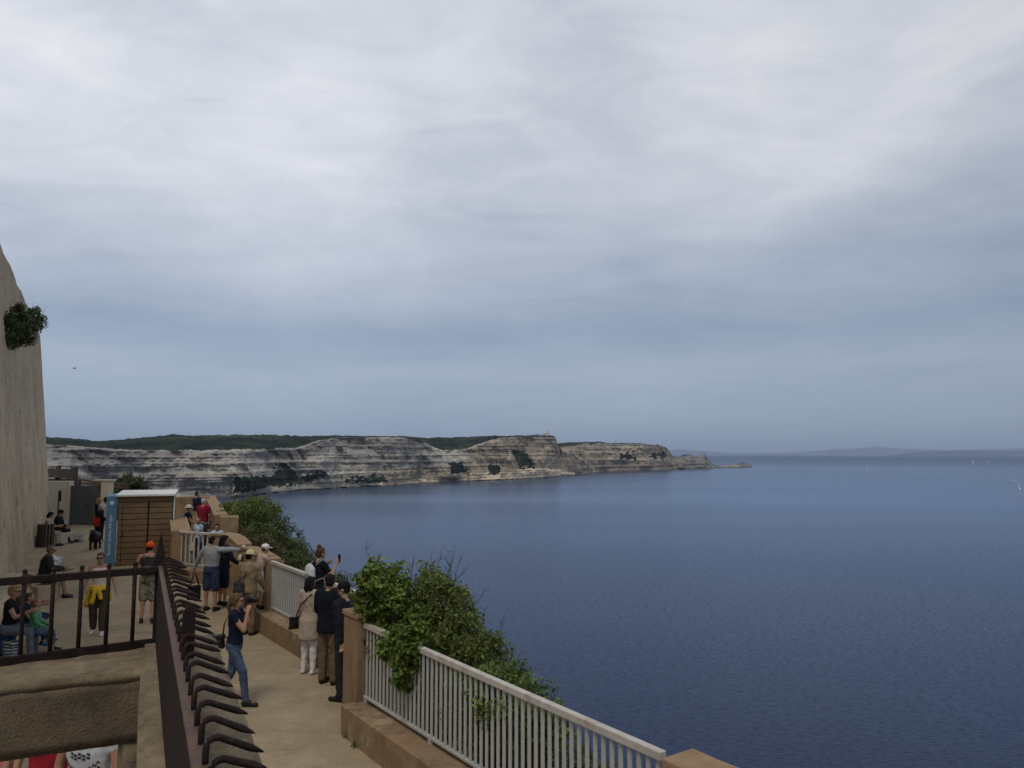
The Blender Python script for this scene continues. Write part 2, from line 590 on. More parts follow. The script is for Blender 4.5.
# ------------------------------------------------------------------ far limestone cliffs
def cliff_material():
    m = bpy.data.materials.new('limestone')
    m.use_nodes = True
    nt = m.node_tree
    L = nt.links
    b = nt.nodes['Principled BSDF']
    b.inputs['Roughness'].default_value = .95
    b.inputs['Specular IOR Level'].default_value = .1
    g = nt.nodes.new('ShaderNodeNewGeometry')

    def nz(scale, detail, rough=.6, loc=(0, 0, 0), dist=0):
        mp = nt.nodes.new('ShaderNodeMapping')
        mp.inputs['Scale'].default_value = scale
        mp.inputs['Location'].default_value = loc
        L.new(g.outputs['Position'], mp.inputs[0])
        n = nt.nodes.new('ShaderNodeTexNoise')
        n.inputs['Scale'].default_value = 1
        n.inputs['Detail'].default_value = detail
        n.inputs['Roughness'].default_value = rough
        n.inputs['Distortion'].default_value = dist
        L.new(mp.outputs[0], n.inputs[0])
        return n.outputs['Fac']

    def ramp(fac, stops):
        r = nt.nodes.new('ShaderNodeValToRGB')
        e = r.color_ramp.elements
        e[0].position, e[0].color = stops[0][0], (*stops[0][1], 1)
        e[1].position, e[1].color = stops[-1][0], (*stops[-1][1], 1)
        for p, c in stops[1:-1]:
            k = e.new(p); k.color = (*c, 1)
        L.new(fac, r.inputs[0])
        return r.outputs[0]

    def mix(f, a, c, blend='MIX'):
        x = nt.nodes.new('ShaderNodeMix')
        x.data_type = 'RGBA'
        x.blend_type = blend
        if isinstance(f, float): x.inputs[0].default_value = f
        else: L.new(f, x.inputs[0])
        L.new(a, x.inputs[6])
        if isinstance(c, tuple): x.inputs[7].default_value = (*c, 1)
        else: L.new(c, x.inputs[7])
        return x.outputs[2]
    strata = nz((.0036, .0036, .060), 9, .68, dist=.55)
    base = ramp(strata, [(.28, (.24, .228, .212)), (.42, (.31, .291, .263)), (.52, (.365, .342, .303)), (.62, (.42, .393, .347)), (.75, (.31, .294, .27))])
    thin = nz((.006, .006, .42), 6, .65, (5, 3, 1), .5)
    base = mix(.5, base, ramp(thin, [(.32, (.38, .37, .37)), (.47, (.85, .85, .85)), (.6, (1.12, 1.1, 1.06))]), 'MULTIPLY')
    blot = nz((.009, .009, .020), 8, .68, (9, 1, 2), .6)
    base = mix(.8, base, ramp(blot, [(.36, (.46, .46, .48)), (.48, (.92, .92, .92)), (.6, (1.28, 1.24, 1.16))]), 'MULTIPLY')
    vert = nz((.06, .06, .012), 5, .6, (2, 2, 2))
    base = mix(.5, base, ramp(vert, [(.35, (.55, .55, .56)), (.55, (1, 1, 1))]), 'MULTIPLY')
    at_ = nt.nodes.new('ShaderNodeAttribute'); at_.attribute_name = 'grey'
    base = mix(at_.outputs['Fac'], base, mix(1.0, base, (.70, .705, .73), 'MULTIPLY'))
    at2 = nt.nodes.new('ShaderNodeAttribute'); at2.attribute_name = 'warm'
    base = mix(at2.outputs['Fac'], base, mix(1.0, base, (1.02, .93, .80), 'MULTIPLY'))
    at3 = nt.nodes.new('ShaderNodeAttribute'); at3.attribute_name = 'pale'
    base = mix(at3.outputs['Fac'], base, ramp(nz((.03, .02, .2), 6), [(.35, (.46, .38, .27)), (.6, (.72, .61, .45))]))
    # wet dark foot just over the waterline
    sep = nt.nodes.new('ShaderNodeSeparateXYZ'); L.new(g.outputs['Position'], sep.inputs[0])
    wet = nt.nodes.new('ShaderNodeMapRange')
    wet.inputs[1].default_value = SEA + 1.6; wet.inputs[2].default_value = SEA + 5.0
    wet.inputs[3].default_value = .8; wet.inputs[4].default_value = 0
    L.new(sep.outputs[2], wet.inputs[0])
    base = mix(wet.outputs[0], base, (.055, .052, .05))
    scrub = ramp(nz((.014, .006, .03), 9, .78, (1, 7, 3)), [(.40, (.002, .005, .004)), (.49, (.009, .017, .010)), (.57, (.024, .034, .018)), (.66, (.08, .08, .055))])
    av = nt.nodes.new('ShaderNodeAttribute'); av.attribute_name = 'veg'
    vn = nz((.07, .07, .11), 6, .7, (4, 4, 4))
    ad = nt.nodes.new('ShaderNodeMath'); ad.operation = 'ADD'
    L.new(av.outputs['Fac'], ad.inputs[0]); L.new(vn, ad.inputs[1])
    th = nt.nodes.new('ShaderNodeMapRange')
    th.inputs[1].default_value = .95; th.inputs[2].default_value = 1.07
    L.new(ad.outputs[0], th.inputs[0])
    base = mix(th.outputs[0], base, scrub)
    L.new(base, b.inputs['Base Color'])
    bp = nt.nodes.new('ShaderNodeBump')
    bp.inputs['Distance'].default_value = 5
    bp.inputs['Strength'].default_value = .7
    L.new(nz((.05, .05, .16), 9, .7), bp.inputs['Height'])
    L.new(bp.outputs[0], b.inputs['Normal'])
    return m


MATS['limestone'] = cliff_material()


def inpoly(x, y, poly):
    r = False
    j = len(poly) - 1
    for i in range(len(poly)):
        xi, yi = poly[i]; xj, yj = poly[j]
        if (yi > y) != (yj > y) and x < (xj - xi) * (y - yi) / (yj - yi) + xi:
            r = not r
        j = i
    return r


HOR = 454.0


def zpix(py, Y):
    return at(512, py, Y).z


def pixz(z, Y):                 # image row of a height z at depth Y
    t = math.atan2(z - CZ, Y)
    return 384 - F * math.tan(t - PITCH)


def coast(name, keys, x0, x1, ncol, dface, dhill, veg_polys=(), grey_polys=(), warm_polys=(), pale_polys=(), talus=(), steps=(), shelf=12, amp=1.15, nface=64):
    kx = [k[0] for k in keys]
    I = lambda x, i: float(np.interp(x, kx, [k[i] for k in keys]))
    verts, veg, grey, warm, pale = [], [], [], [], []
    nh = 26
    nrow = None
    for c in range(ncol + 1):
        px = x0 + (x1 - x0) * c / ncol
        yw, yt, yh = I(px, 1), I(px, 2), I(px, 3)
        d = ray(px, yw)
        t = (SEA - CZ) / d.z
        Y0 = d.y * t
        sx = (px - 512) / F / CP          # X/Y near the horizon
        rows = []
        jt = noise.noise(V((px * .09, 3, 1))) * 1.2 + noise.noise(V((px * .4, 8, 1))) * .5
        zt = zpix(yt + jt * (1 if yt < yw - 6 else .2), Y0 + dface)
        zt = max(zt, SEA + 1.5)
        zh = max(zpix(yh, Y0 + dhill), zt + .3) if yh < yt - .4 else zt + .3
        zb = SEA + min(5 + 4 * noise.noise(V((px * .12, 0, 5))), (zt - SEA) * .35)
        rows.append((Y0 - 25, SEA - 6, 0, 'w'))
        rows.append((Y0, SEA - .6, 0, 'w'))
        for k in range(1, 5):
            f = k / 4
            rows.append((Y0 + shelf * f, SEA + (zb - SEA) * f, 0, 's'))
        for k in range(1, nface + 1):
            f = k / nface
            # stepped profile: near-vertical beds and small ledges
            lean = .25 * f + .75 * (f ** 2.2 if f < .5 else (.5 ** 2.2 + (1 - .5 ** 2.2) * (f - .5) / .5))
            rows.append((Y0 + shelf + (dface - shelf) * lean, zb + (zt - zb) * f, f, 'f'))
        for k in range(1, nh + 1):
            f = k / nh
            e = f ** .8
            rows.append((Y0 + dface + (dhill - dface) * f ** 1.4, zt + (zh - zt) * e, f, 'h'))
        rows.append((Y0 + dhill * 1.4, zh - 25, 1, 'b'))
        rows.append((Y0 + dhill * 1.8, SEA - 8, 1, 'b'))
        nrow = len(rows)
        for Y, z, f, kd in rows:
            X = sx * Y
            v = g = w = pl_ = 0.0
            if kd in 'sf':
                py = pixz(z, Y)
                for pl in veg_polys:
                    if inpoly(px + 4 * noise.noise(V((px * .25, py * .4, 2))), py + 4 * noise.noise(V((px * .25, py * .4, 9))), pl):
                        v = .66 + .10 * noise.noise(V((px * .5, py * .7, 4)))
                for pl in grey_polys:
                    if inpoly(px + 4 * noise.noise(V((px * .1, py * .2, 4))), py + 2 * noise.noise(V((px * .1, py * .2, 3))), pl):
                        g = 1.
                for pl in warm_polys:
                    if inpoly(px, py + 2 * noise.noise(V((px * .1, py * .2, 3))), pl):
                        w = 1.
                for pl in pale_polys:
                    if inpoly(px + 3 * noise.noise(V((px * .2, py * .3, 7))), py + .8 * noise.noise(V((px * .3, py * .2, 1))), pl):
                        pl_ = 1.
                out = 0
                for pl, dd in talus:
                    if inpoly(px + 3 * noise.noise(V((px * .2, py * .3, 2))), py, pl):
                        out = dd
                for sx_, sy_, dp in steps:      # overhanging beds
                    if sx_[0] <= px <= sx_[-1]:
                        yl = float(np.interp(px, sx_, sy_)) + 1.2 * noise.noise(V((px * .13, sy_[0], 3)))
                        e = min(1, (px - sx_[0]) / 8, (sx_[-1] - px) / 8)
                        out += .7 * dp * e * (1 if py < yl else 0)
                if f < .4: v = max(v, .27 * (1 - f))
                q = V((X * .012, Y * .012, z * .010))
                led = noise.noise(V((X * .0012, Y * .0012, z * .11))) * 9 + noise.noise(V((X * .004, Y * .004, z * .32))) * 4
                but = noise.noise(q) * 30 + noise.noise(q * 2.7) * 15 + noise.noise(q * 7) * 6 + noise.noise(q * 17) * 3
                k = amp * min(1, f * 6 + .3)
                Y2 = Y + (led + but) * k - out * (1 - .3 * f)
                if kd == 's':
                    z += 3.0 * noise.noise(V((X * .07, Y * .07, 1))) + 1.6 * noise.noise(V((X * .21, Y * .21, 4)))
                    Y2 -= 8 * noise.noise(V((X * .03, Y0 * .01, 8)))
                z += noise.noise(V((X * .03, Y * .03, z * .05))) * 1.3 * f
                verts.append((sx * Y2, Y2, z))
            elif kd == 'h':
                v = .25 + .9 * min(1, f * 5)
                bumpy = (noise.noise(V((X * .02, Y * .02, 2))) * 3.2 + noise.noise(V((X * .08, Y * .08, 7))) * 2.6) * min(1, f * 4)
                verts.append((X, Y, z + bumpy))
            else:
                v = 1.0 if kd == 'b' else 0
                verts.append((X, Y, z))
            veg.append(v); grey.append(g); warm.append(w); pale.append(pl_)
    faces = []
    for c in range(ncol):
        for r in range(nrow - 1):
            a = c * nrow + r
            faces.append((a, a + nrow, a + nrow + 1, a + 1))
    # close both ends
    faces.append(tuple(range(nrow))[::-1])
    faces.append(tuple(ncol * nrow + r for r in range(nrow)))
    me = bpy.data.meshes.new(name)
    me.from_pydata(verts, [], faces)
    for nm, arr in (('veg', veg), ('grey', grey), ('warm', warm), ('pale', pale)):
        a = me.attributes.new(nm, 'FLOAT', 'POINT')
        a.data.foreach_set('value', arr)
    o = link(name, me, MATS['limestone'])
    tag(o, kind='structure')
    return o


main_keys = [  # pixel column, waterline, cliff brow, skyline
    (-60, 511, 446, 438), (30, 507, 446, 437), (50, 506, 446, 437), (75, 505, 447, 438.6), (100, 503, 449, 441), (128, 502, 451.5, 440), (150, 501, 452, 437),
    (175, 500, 452.5, 434.6), (200, 499, 452.6, 435.4), (240, 497, 452, 435), (270, 493.5, 451.5, 435), (292, 491.5, 450, 435.4), (305, 490, 448, 435.5),
    (315, 489.5, 443, 436), (325, 489, 440, 436), (340, 488, 438.6, 436.2), (370, 486.3, 438, 436.8), (400, 485.3, 437.6, 437.2), (416, 484, 439, 437.8),
    (424, 483.4, 442, 438.2), (432, 483, 447, 438), (444, 482.5, 452.5, 437.6), (460, 481.6, 451.5, 437), (470, 481, 449, 436.8), (480, 480.5, 444.5, 436.5),
    (490, 480.2, 441, 436.4), (500, 480, 438.6, 436.2), (525, 478.6, 437.2, 436), (542, 477.6, 435.6, 435.4), (551, 477, 434.8, 434.6), (555, 476.6, 437, 437),
    (557, 476.4, 443, 443), (562, 475.8, 451, 451), (572, 475.2, 456.5, 456.5), (582, 474.4, 461.5, 461.5), (587, 474, 459.5, 459.5), (592, 473.4, 465.5, 465.5), (598, 472.8, 472.3, 472.3)]
main_cliffs = coast('coastal_cliffs', main_keys, -60, 598, 860, 62, 420,
      veg_polys=[[(236, 476), (275, 476), (281, 463), (290, 463), (306, 484), (270, 487), (238, 493)],
                 [(303, 477), (328, 470), (332, 474), (306, 484)], [(345, 479), (372, 475), (388, 475), (389, 482), (347, 483)],
                 [(488, 466), (500, 464), (501, 473), (489, 474)], [(510, 449), (522, 450), (534, 462), (535, 468), (520, 468)],  # first patch here: the dark of a cave mouth, painted in scrub colour
                 [(448, 462), (462, 462), (470, 473), (452, 474)]],
      grey_polys=[[(48, 446), (330, 440), (330, 455), (170, 459), (48, 459)], [(150, 468), (205, 464), (225, 490), (150, 490)], [(330, 440), (430, 438), (430, 449), (330, 446)],
                  [(508, 446), (520, 446), (536, 464), (540, 474), (520, 474)], [(556, 440), (566, 450), (594, 470), (590, 474), (572, 474), (550, 450)], [(395, 458), (430, 455), (430, 468), (395, 466)]],
      warm_polys=[[(380, 470), (600, 455), (600, 480), (380, 488)], [(470, 440), (556, 436), (590, 470), (470, 474)]],
      steps=[((48, 150, 250, 330), (466, 467, 464, 462), 7), ((60, 140, 300), (457, 458, 457), 5), ((325, 370, 420, 436), (446, 447.5, 449, 450), 8), ((340, 400), (462, 466), 5), ((480, 520, 556), (447, 445, 443), 6), ((470, 512), (458, 459), 5), ((520, 575), (456, 462), 5)],
      pale_polys=[[(460, 475), (500, 471), (530, 468), (552, 468), (574, 472), (574, 478), (545, 481), (500, 482), (460, 484)], [(380, 482), (420, 479), (440, 480), (440, 484), (380, 487)]],
      talus=[([(236, 476), (275, 476), (281, 460), (300, 470), (330, 468), (340, 490), (236, 496)], 14), ([(345, 476), (395, 472), (395, 486), (345, 488)], 10), ([(470, 471), (545, 469), (575, 474), (575, 480), (470, 482)], 16)])
far_keys = [(535, 474.5, 446, 444), (560, 474, 446, 443.2), (575, 473.6, 445.2, 442.6), (586, 473, 443.4, 442), (600, 472.4, 443, 442.2), (606, 472, 444.6, 443.4), (620, 471.7, 444.6, 443.4),
            (632, 471.4, 444.4, 443.6), (645, 471, 444.4, 444), (657, 470.6, 445, 444.8), (664, 470.3, 447.2, 447.2), (668, 470, 451, 451), (671, 469.8, 456, 456), (677, 469.6, 458, 458), (681, 469.5, 455.6, 455.6),
            (689, 469.3, 454.4, 454.4), (692, 469.2, 457.4, 457.4), (696, 469, 457.8, 457.8), (698, 468.9, 454.2, 454.2), (703, 468.8, 453.8, 453.8), (705, 468.7, 459, 459), (709, 468.6, 463, 463), (713, 468.5, 468.1, 468.1)]
far_cliffs = coast('far_headland', far_keys, 535, 713, 300, 80, 330,
      veg_polys=[[(618, 454), (632, 452), (636, 460), (620, 460)], [(648, 453), (664, 452), (666, 458), (650, 458)]],
      grey_polys=[[(584, 456), (590, 458), (600, 473), (578, 473)], [(640, 444), (700, 450), (714, 470), (668, 470), (668, 456), (640, 452)], [(590, 464), (700, 462), (714, 470), (590, 474)]],
      warm_polys=[[(560, 445), (680, 448), (680, 472), (560, 474)]], nface=48, amp=1.0, steps=[((575, 620, 668), (449, 450, 451), 7), ((600, 690), (461, 463), 8), ((580, 640), (456, 457), 5)])
isl_keys = [(708, 468.4, 465.6, 465.6), (718, 468.1, 466.0, 466.0), (724, 468, 465.2, 465.2), (732, 467.9, 464.2, 464.2), (738, 467.8, 464, 464), (740, 467.7, 462.4, 462.4), (743, 467.6, 464, 464), (747, 467.5, 465.4, 465.4), (750, 467.4, 467.1, 467.1)]
islet = coast('rocky_islet', isl_keys, 708, 750, 80, 60, 140, grey_polys=[[(700, 455), (760, 455), (760, 470), (700, 470)], [(700, 455), (760, 455), (760, 470), (700, 470)]], nface=20, amp=.4)


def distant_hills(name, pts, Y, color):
    m = mat(name + '_hazed_scrub', color, .95, .25, .0012)  # blue haze of the distance mixed into the scrub colour
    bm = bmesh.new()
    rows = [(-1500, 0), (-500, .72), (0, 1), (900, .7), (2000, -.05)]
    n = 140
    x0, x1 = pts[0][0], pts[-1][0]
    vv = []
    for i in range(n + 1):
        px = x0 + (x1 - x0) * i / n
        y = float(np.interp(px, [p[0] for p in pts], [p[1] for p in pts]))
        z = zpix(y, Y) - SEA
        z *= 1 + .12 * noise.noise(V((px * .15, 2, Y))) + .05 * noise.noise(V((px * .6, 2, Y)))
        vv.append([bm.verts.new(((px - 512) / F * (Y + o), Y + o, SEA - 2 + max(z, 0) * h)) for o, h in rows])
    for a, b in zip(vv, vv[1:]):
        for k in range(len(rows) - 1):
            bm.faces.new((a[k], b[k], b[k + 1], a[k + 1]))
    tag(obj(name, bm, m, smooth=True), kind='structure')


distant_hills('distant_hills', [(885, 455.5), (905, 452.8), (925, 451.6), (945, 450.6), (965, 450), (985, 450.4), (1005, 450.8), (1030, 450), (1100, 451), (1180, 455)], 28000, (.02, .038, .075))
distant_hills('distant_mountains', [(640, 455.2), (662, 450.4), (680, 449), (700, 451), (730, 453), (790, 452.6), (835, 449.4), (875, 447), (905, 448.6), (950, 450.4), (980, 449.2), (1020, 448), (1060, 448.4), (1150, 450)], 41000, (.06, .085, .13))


# ------------------------------------------------------------------ path and the hillside outside the parapet
# inner foot of the parapet on the sea side, from near to far
EDGE = [(3.6, 2.2), (.80, 5.75)] + [tuple(G(*p).xy) for p in ((383, 768), (343, 724))] + [(-2.2, 11.9)] + [tuple(G(*p).xy) for p in ((300, 650), (252, 626))] + [(-6.4, 18.0), (-8.2, 21.2), (-9.0, 24.6), (-13.8, 35.8), (-16, 41)]


def xedge(Y):
    return float(np.interp(Y, [p[1] for p in EDGE], [p[0] for p in EDGE]))


def build_path():
    bm = bmesh.new()
    rows = []
    Y = -6.0
    while Y < 40.5:
        xe = xedge(Y) + .35
        xs = np.linspace(-34, xe, 70)
        rows.append([bm.verts.new((x, Y, gz(Y) + .012 * noise.noise(V((x * .6, Y * .6, 0))))) for x in xs])
        Y += .5
    for a, b in zip(rows, rows[1:]):
        for i in range(len(a) - 1):
            bm.faces.new((a[i], a[i + 1], b[i + 1], b[i]))
    tag(obj('path', bm, MATS['concrete_path'], smooth=True), kind='structure')


def build_hillside():
    bm = bmesh.new()
    prof = [(.3, .0), (.9, -.1), (1.8, -.5), (3.0, -2.0), (5, -6), (8, -16), (12, -36), (17, -70)]
    rows = []
    Y = -3.0
    while Y < 75:
        Yc = min(Y, 40)
        xe = xedge(Yc) - max(0, Y - 40) * .9
        nrm = V((.8, .6))
        r = []
        for o, z in prof:
            p = V((xe, Y)) + nrm * o
            k = .25 * min(o, 4)
            r.append(bm.verts.new((p.x + k * noise.noise(V((p.x * .3, Y * .3, 1))), p.y, gz(Y) + z - .03 + k * noise.noise(V((p.x * .4, Y * .4, 5))))))
        rows.append(r)
        Y += .6
    for a, b in zip(rows, rows[1:]):
        for i in range(len(a) - 1):
            bm.faces.new((a[i], a[i + 1], b[i + 1], b[i]))
    tag(obj('hillside', bm, MATS['earth'], smooth=True), kind='structure')
    bm = bmesh.new()      # ground behind the gate
    rows = []
    for Y in np.linspace(40.5, 95, 30):
        rows.append([bm.verts.new((x, Y, gz(Y) - .25 - (Y - 40) * .22 + .4 * noise.noise(V((x * .2, Y * .2, 3))))) for x in np.linspace(-75, -16 - (Y - 40) * .9 + .4, 30)])
    for a, b in zip(rows, rows[1:]):
        for i in range(len(a) - 1):
            bm.faces.new((a[i], a[i + 1], b[i + 1], b[i]))
    tag(obj('ground_beyond', bm, MATS['earth'], smooth=True), kind='structure')


build_path()
build_hillside()


# ------------------------------------------------------------------ rampart on the left
BAT = .098


def build_rampart():
    t = empty('rampart_wall', (-17, 28, 0), label='tall weathered beige rampart with sloping face on the left edge', cat='wall')
    # foot line and top line of the sloping face
    A, B = G(2, 597).xy, G(52, 527).xy
    n = V((-(B - A).y, (B - A).x)).normalized()      # away from the path
    if n.x > 0: n = -n
    dirv = (B - A).normalized()
    A0 = A - dirv * 16
    bm = bmesh.new()
    N, K = 90, 26
    L = (B - A0).length
    ZT1 = at(43, 338, B.y + .3).z
    ZT0 = ZT1 + 2.1
    grid = []
    for i in range(N + 1):
        s = i / N * L
        f = A0 + dirv * s
        ztop = ZT0 + (ZT1 - ZT0) * s / L + .03 * noise.noise(V((s * 1.2, 0, 0)))
        c = []
        for k in range(K + 1):
            h = k / K
            z = -.2 + (ztop + .2) * h
            off = BAT * z
            p = f + n * off
            b = .05 * noise.noise(V((s * .5, z * .5, 2))) + .025 * noise.noise(V((s * 1.7, z * 1.2, 4)))
            if i == N: b *= .3
            c.append(bm.verts.new((p.x + n.x * b, p.y + n.y * b, z)))
        q = f + n * (BAT * ztop + 1.6)
        c.append(bm.verts.new((q.x, q.y, ztop)))
        c.append(bm.verts.new((q.x + n.x * .5, q.y + n.y * .5, -.2)))
        grid.append(c)
    for a, b in zip(grid, grid[1:]):
        for k in range(len(a) - 1):
            bm.faces.new((a[k], b[k], b[k + 1], a[k + 1]))
    bm.faces.new(grid[0][::-1]); bm.faces.new(grid[-1])
    for v in bm.verts:
        v.co -= V((-17, 28, 0))
    w = obj('wall', bm, MATS['rampart_plaster'], t)
    # ledge along the foot used as a seat
    bm = bmesh.new()
    C0, C1 = A - dirv * 9, A + dirv * 1.6
    pts = [C0 + n * .3, C0 - n * .62, C1 - n * .62, C1 + n * .3]
    add_prism(bm, [(p.x, p.y) for p in pts], -.05, .46)
    bmesh.ops.bevel(bm, geom=[e for e in bm.edges], offset=.03, segments=2, affect='EDGES')
    b = obj('stone_ledge', bm, MATS['rampart_plaster'])
    tag(b, 'low pale stone ledge along the foot of the rampart used as a seat', 'ledge')
    return A, B, n, dirv


RA, RB, RN, RD = build_rampart()


def rampart_face(Y, z):
    t = (Y - RA.y) / (RB - RA).y
    p = RA + (RB - RA) * t + RN * (BAT * z)
    return V((p.x, p.y, z))


# ------------------------------------------------------------------ shrubs
def leaves_mesh(clumps, n, size, seed, flat=.55, droop=.0):
    """n small folded leaves gathered in clumps: a clump is (centre, radius)"""
    r = np.random.default_rng(seed)
    C = np.array([c for c, _ in clumps]); Rd = np.array([q for _, q in clumps])
    w = Rd ** 2
    idx = r.choice(len(clumps), n, p=w / w.sum())
    d = r.normal(size=(n, 3)); d /= np.linalg.norm(d, axis=1)[:, None]
    rad = Rd[idx] * (r.random(n) ** .45)
    P = C[idx] + d * rad[:, None] * np.array([1, 1, .85])
    nr = d * .7 + r.normal(size=(n, 3)) * .6 + np.array([0, 0, .5])
    nr /= np.linalg.norm(nr, axis=1)[:, None]
    ax = np.cross(nr, r.normal(size=(n, 3)))
    ax /= np.linalg.norm(ax, axis=1)[:, None]
    ax[:, 2] -= droop
    sd_ = np.cross(nr, ax)
    s = size * (.6 + .8 * r.random(n))[:, None]
    V0 = P - ax * s * .5
    V1 = P + sd_ * s * flat * .5 + nr * s * .12
    V2 = P + ax * s * .5
    V3 = P - sd_ * s * flat * .5 + nr * s * .12
    vs_ = np.stack([V0, V1, V2, V3], 1).reshape(-1, 3)
    me = bpy.data.meshes.new('foliage')
    b = np.arange(n) * 4
    fs = np.stack([np.stack([b, b + 1, b + 2], 1), np.stack([b, b + 2, b + 3], 1)], 1).reshape(-1, 3)
    me.vertices.add(len(vs_)); me.vertices.foreach_set('co', vs_.ravel())
    me.loops.add(fs.size); me.loops.foreach_set('vertex_index', fs.ravel())
    me.polygons.add(len(fs))
    me.polygons.foreach_set('loop_start', np.arange(len(fs)) * 3)
    me.update(); me.validate()
    return me


def shrub(name, label, base, blobs, n, size, m, seed, group=None, stems=5, clump=.16, twigs=0, tlen=.6, flat=.55, cat='shrub', dens=1.0):
    """blobs: (centre, (rx, ry, rz)) in world space; base: where it is rooted"""
    base = V(base)
    t = empty(name, base, label=label, cat=cat, group=group)
    r = np.random.default_rng(seed)
    clumps = []
    for c, rr in blobs:
        c = np.array(c) - np.array(base); rr = np.array(rr)
        area = (rr[0] * rr[1] + rr[0] * rr[2] + rr[1] * rr[2]) / 3
        k = max(6, int(dens * 5.5 * area / clump ** 2))
        for _ in range(k):
            d = r.normal(size=3); d /= np.linalg.norm(d)
            f = .45 + .58 * r.random() ** .6
            clumps.append((c + d * rr * f, clump * (.55 + .9 * r.random())))
    link('foliage', leaves_mesh(clumps, n, size, seed + 1, flat), m, t)
    for k in range(stems):
        c, rr = blobs[k % len(blobs)]
        a = V((r.normal() * .08, r.normal() * .08, -.15))
        e = V(c) - base + V((r.normal() * rr[0] * .4, r.normal() * rr[1] * .4, rr[2] * .35))
        mid = a.lerp(e, .5) + V((r.normal() * .1, r.normal() * .1, .05))
        bm = bmesh.new()
        add_tube(bm, [a, mid, e], [clump * .13, clump * .09, clump * .03], 6)
        obj('stem', bm, MATS['bark'], t, True)
    for k in range(twigs):
        c, rr = blobs[k % len(blobs)]
        ang = r.random() * 2 * pi
        q = r.random() ** .5 * .8
        s = V(c) - base + V((cos(ang) * rr[0] * q, sin(ang) * rr[1] * q, rr[2] * .5))
        L = tlen * (.5 + .9 * r.random())
        dr = V((r.normal() * .35 + .12, r.normal() * .25, 1)).normalized()
        p = [s]
        for j in range(5):
            dr = (dr + V((r.normal() * .18, r.normal() * .18, 0))).normalized()
            p.append(p[-1] + dr * L / 5)
        bm = bmesh.new()
        add_tube(bm, p, [.005, .0045, .004, .0034, .0026, .0015], 5)
        for _ in range(3):
            j = int(r.integers(1, 5))
            d2 = V((r.normal(), r.normal() * .6, .9)).normalized()
            q0 = p[j]; q1 = q0 + d2 * L * .16; q2 = q1 + (d2 + V((0, 0, .7))).normalized() * L * .14
            add_tube(bm, [q0, q1, q2], [.0035, .0028, .0012], 4)
        obj('bare_twig', bm, MATS['dead_wood'], t)
    return t


def B(px, py, Y, rx, ry=None, rz=None):
    return (tuple(at(px, py, Y)), (rx, ry or rx, rz or rx))


# big bramble over the near fence
shrub('shrub', 'fresh green bush with a leafy lobe leaning left over the brown pillar', (-1.0, 11.3, -.3),
      [B(374, 580, 10.9, .24, .3, .22), B(388, 592, 10.8, .36, .4, .34), B(405, 612, 10.8, .45, .5, .45), B(392, 635, 10.7, .4, .3, .4), B(380, 604, 10.8, .3, .3, .3)],
      10500, .072, MATS['leaf_fresh'], 11, 'shrubs behind the near fence', 6, .14, twigs=7, tlen=.42, flat=.62)
shrub('shrub', 'tallest dark green bush with bare twigs rising above the near fence', (-.3, 11.2, -.5),
      [B(425, 606, 11.0, .52, .5, .52), B(440, 606, 11.0, .40, .5, .46), B(440, 640, 10.6, .6, .5, .5), B(454, 630, 10.6, .34, .4, .42), B(415, 640, 10.4, .4, .4, .4)],
      15000, .056, MATS['leaf_olive'], 21, 'shrubs behind the near fence', 7, .14, twigs=34, tlen=.46)
shrub('shrub', 'sloping olive bush in the middle of the run behind the near fence', (.3, 9.9, -.6),
      [B(464, 648, 9.9, .42, .5, .40), B(482, 668, 9.6, .36, .4, .36), B(478, 690, 9.2, .5, .4, .4), B(450, 668, 9.9, .4, .3, .4), B(490, 688, 9.1, .32, .4, .32)],
      13000, .052, MATS['leaf_olive'], 31, 'shrubs behind the near fence', 6, .13, twigs=26, tlen=.36)
shrub('shrub', 'low green bush at the right end of the run behind the near fence', (.8, 8.2, -.5),
      [B(504, 694, 8.5, .34, .4, .30), B(524, 706, 8.2, .28, .36, .24), B(540, 718, 7.9, .22, .3, .18), B(515, 722, 8.4, .34, .3, .34), B(546, 728, 8.0, .2, .3, .18), B(535, 748, 8.8, .3, .25, .3)],
      10500, .048, MATS['leaf_fresh'], 41, 'shrubs behind the near fence', 5, .12, twigs=18, tlen=.30)
shrub('shrub', 'dark low bush seen through the white bars of the near fence', (1.0, 8.2, -.9),
      [B(600, 790, 7.6, .35, .35, .28), B(570, 778, 8.0, .4, .35, .32), B(480, 730, 10.2, .4, .3, .5), B(440, 700, 11.0, .45, .3, .5), B(520, 752, 9.4, .4, .3, .4)],
      9000, .05, MATS['leaf_dark'], 51, 'shrubs behind the near fence', 5, .13, twigs=4, tlen=.5)
shrub('bramble', 'light green bramble hanging over the rail of the near fence', (-1.0, 10.3, .25),
      [B(402, 640, 9.55, .16, .16, .13), B(408, 655, 9.45, .17, .14, .2), B(400, 672, 9.5, .13, .1, .2), B(390, 648, 9.65, .14, .12, .1), B(415, 636, 9.5, .14, .14, .12), B(404, 684, 9.6, .07, .06, .08)],
      2600, .068, MATS['leaf_fresh'], 61, None, 4, .09, flat=.6, cat='bramble')
shrub('weed_tuft', 'small dark weed tuft growing at the foot of the near low wall', tuple(G(352, 736)),
      [(tuple(G(352, 736) + V((.02, -.05, .05))), (.09, .13, .07)), (tuple(G(360, 745) + V((0, 0, .03))), (.06, .10, .05))],
      500, .04, MATS['leaf_dark'], 66, None, 2, .05, cat='weed')
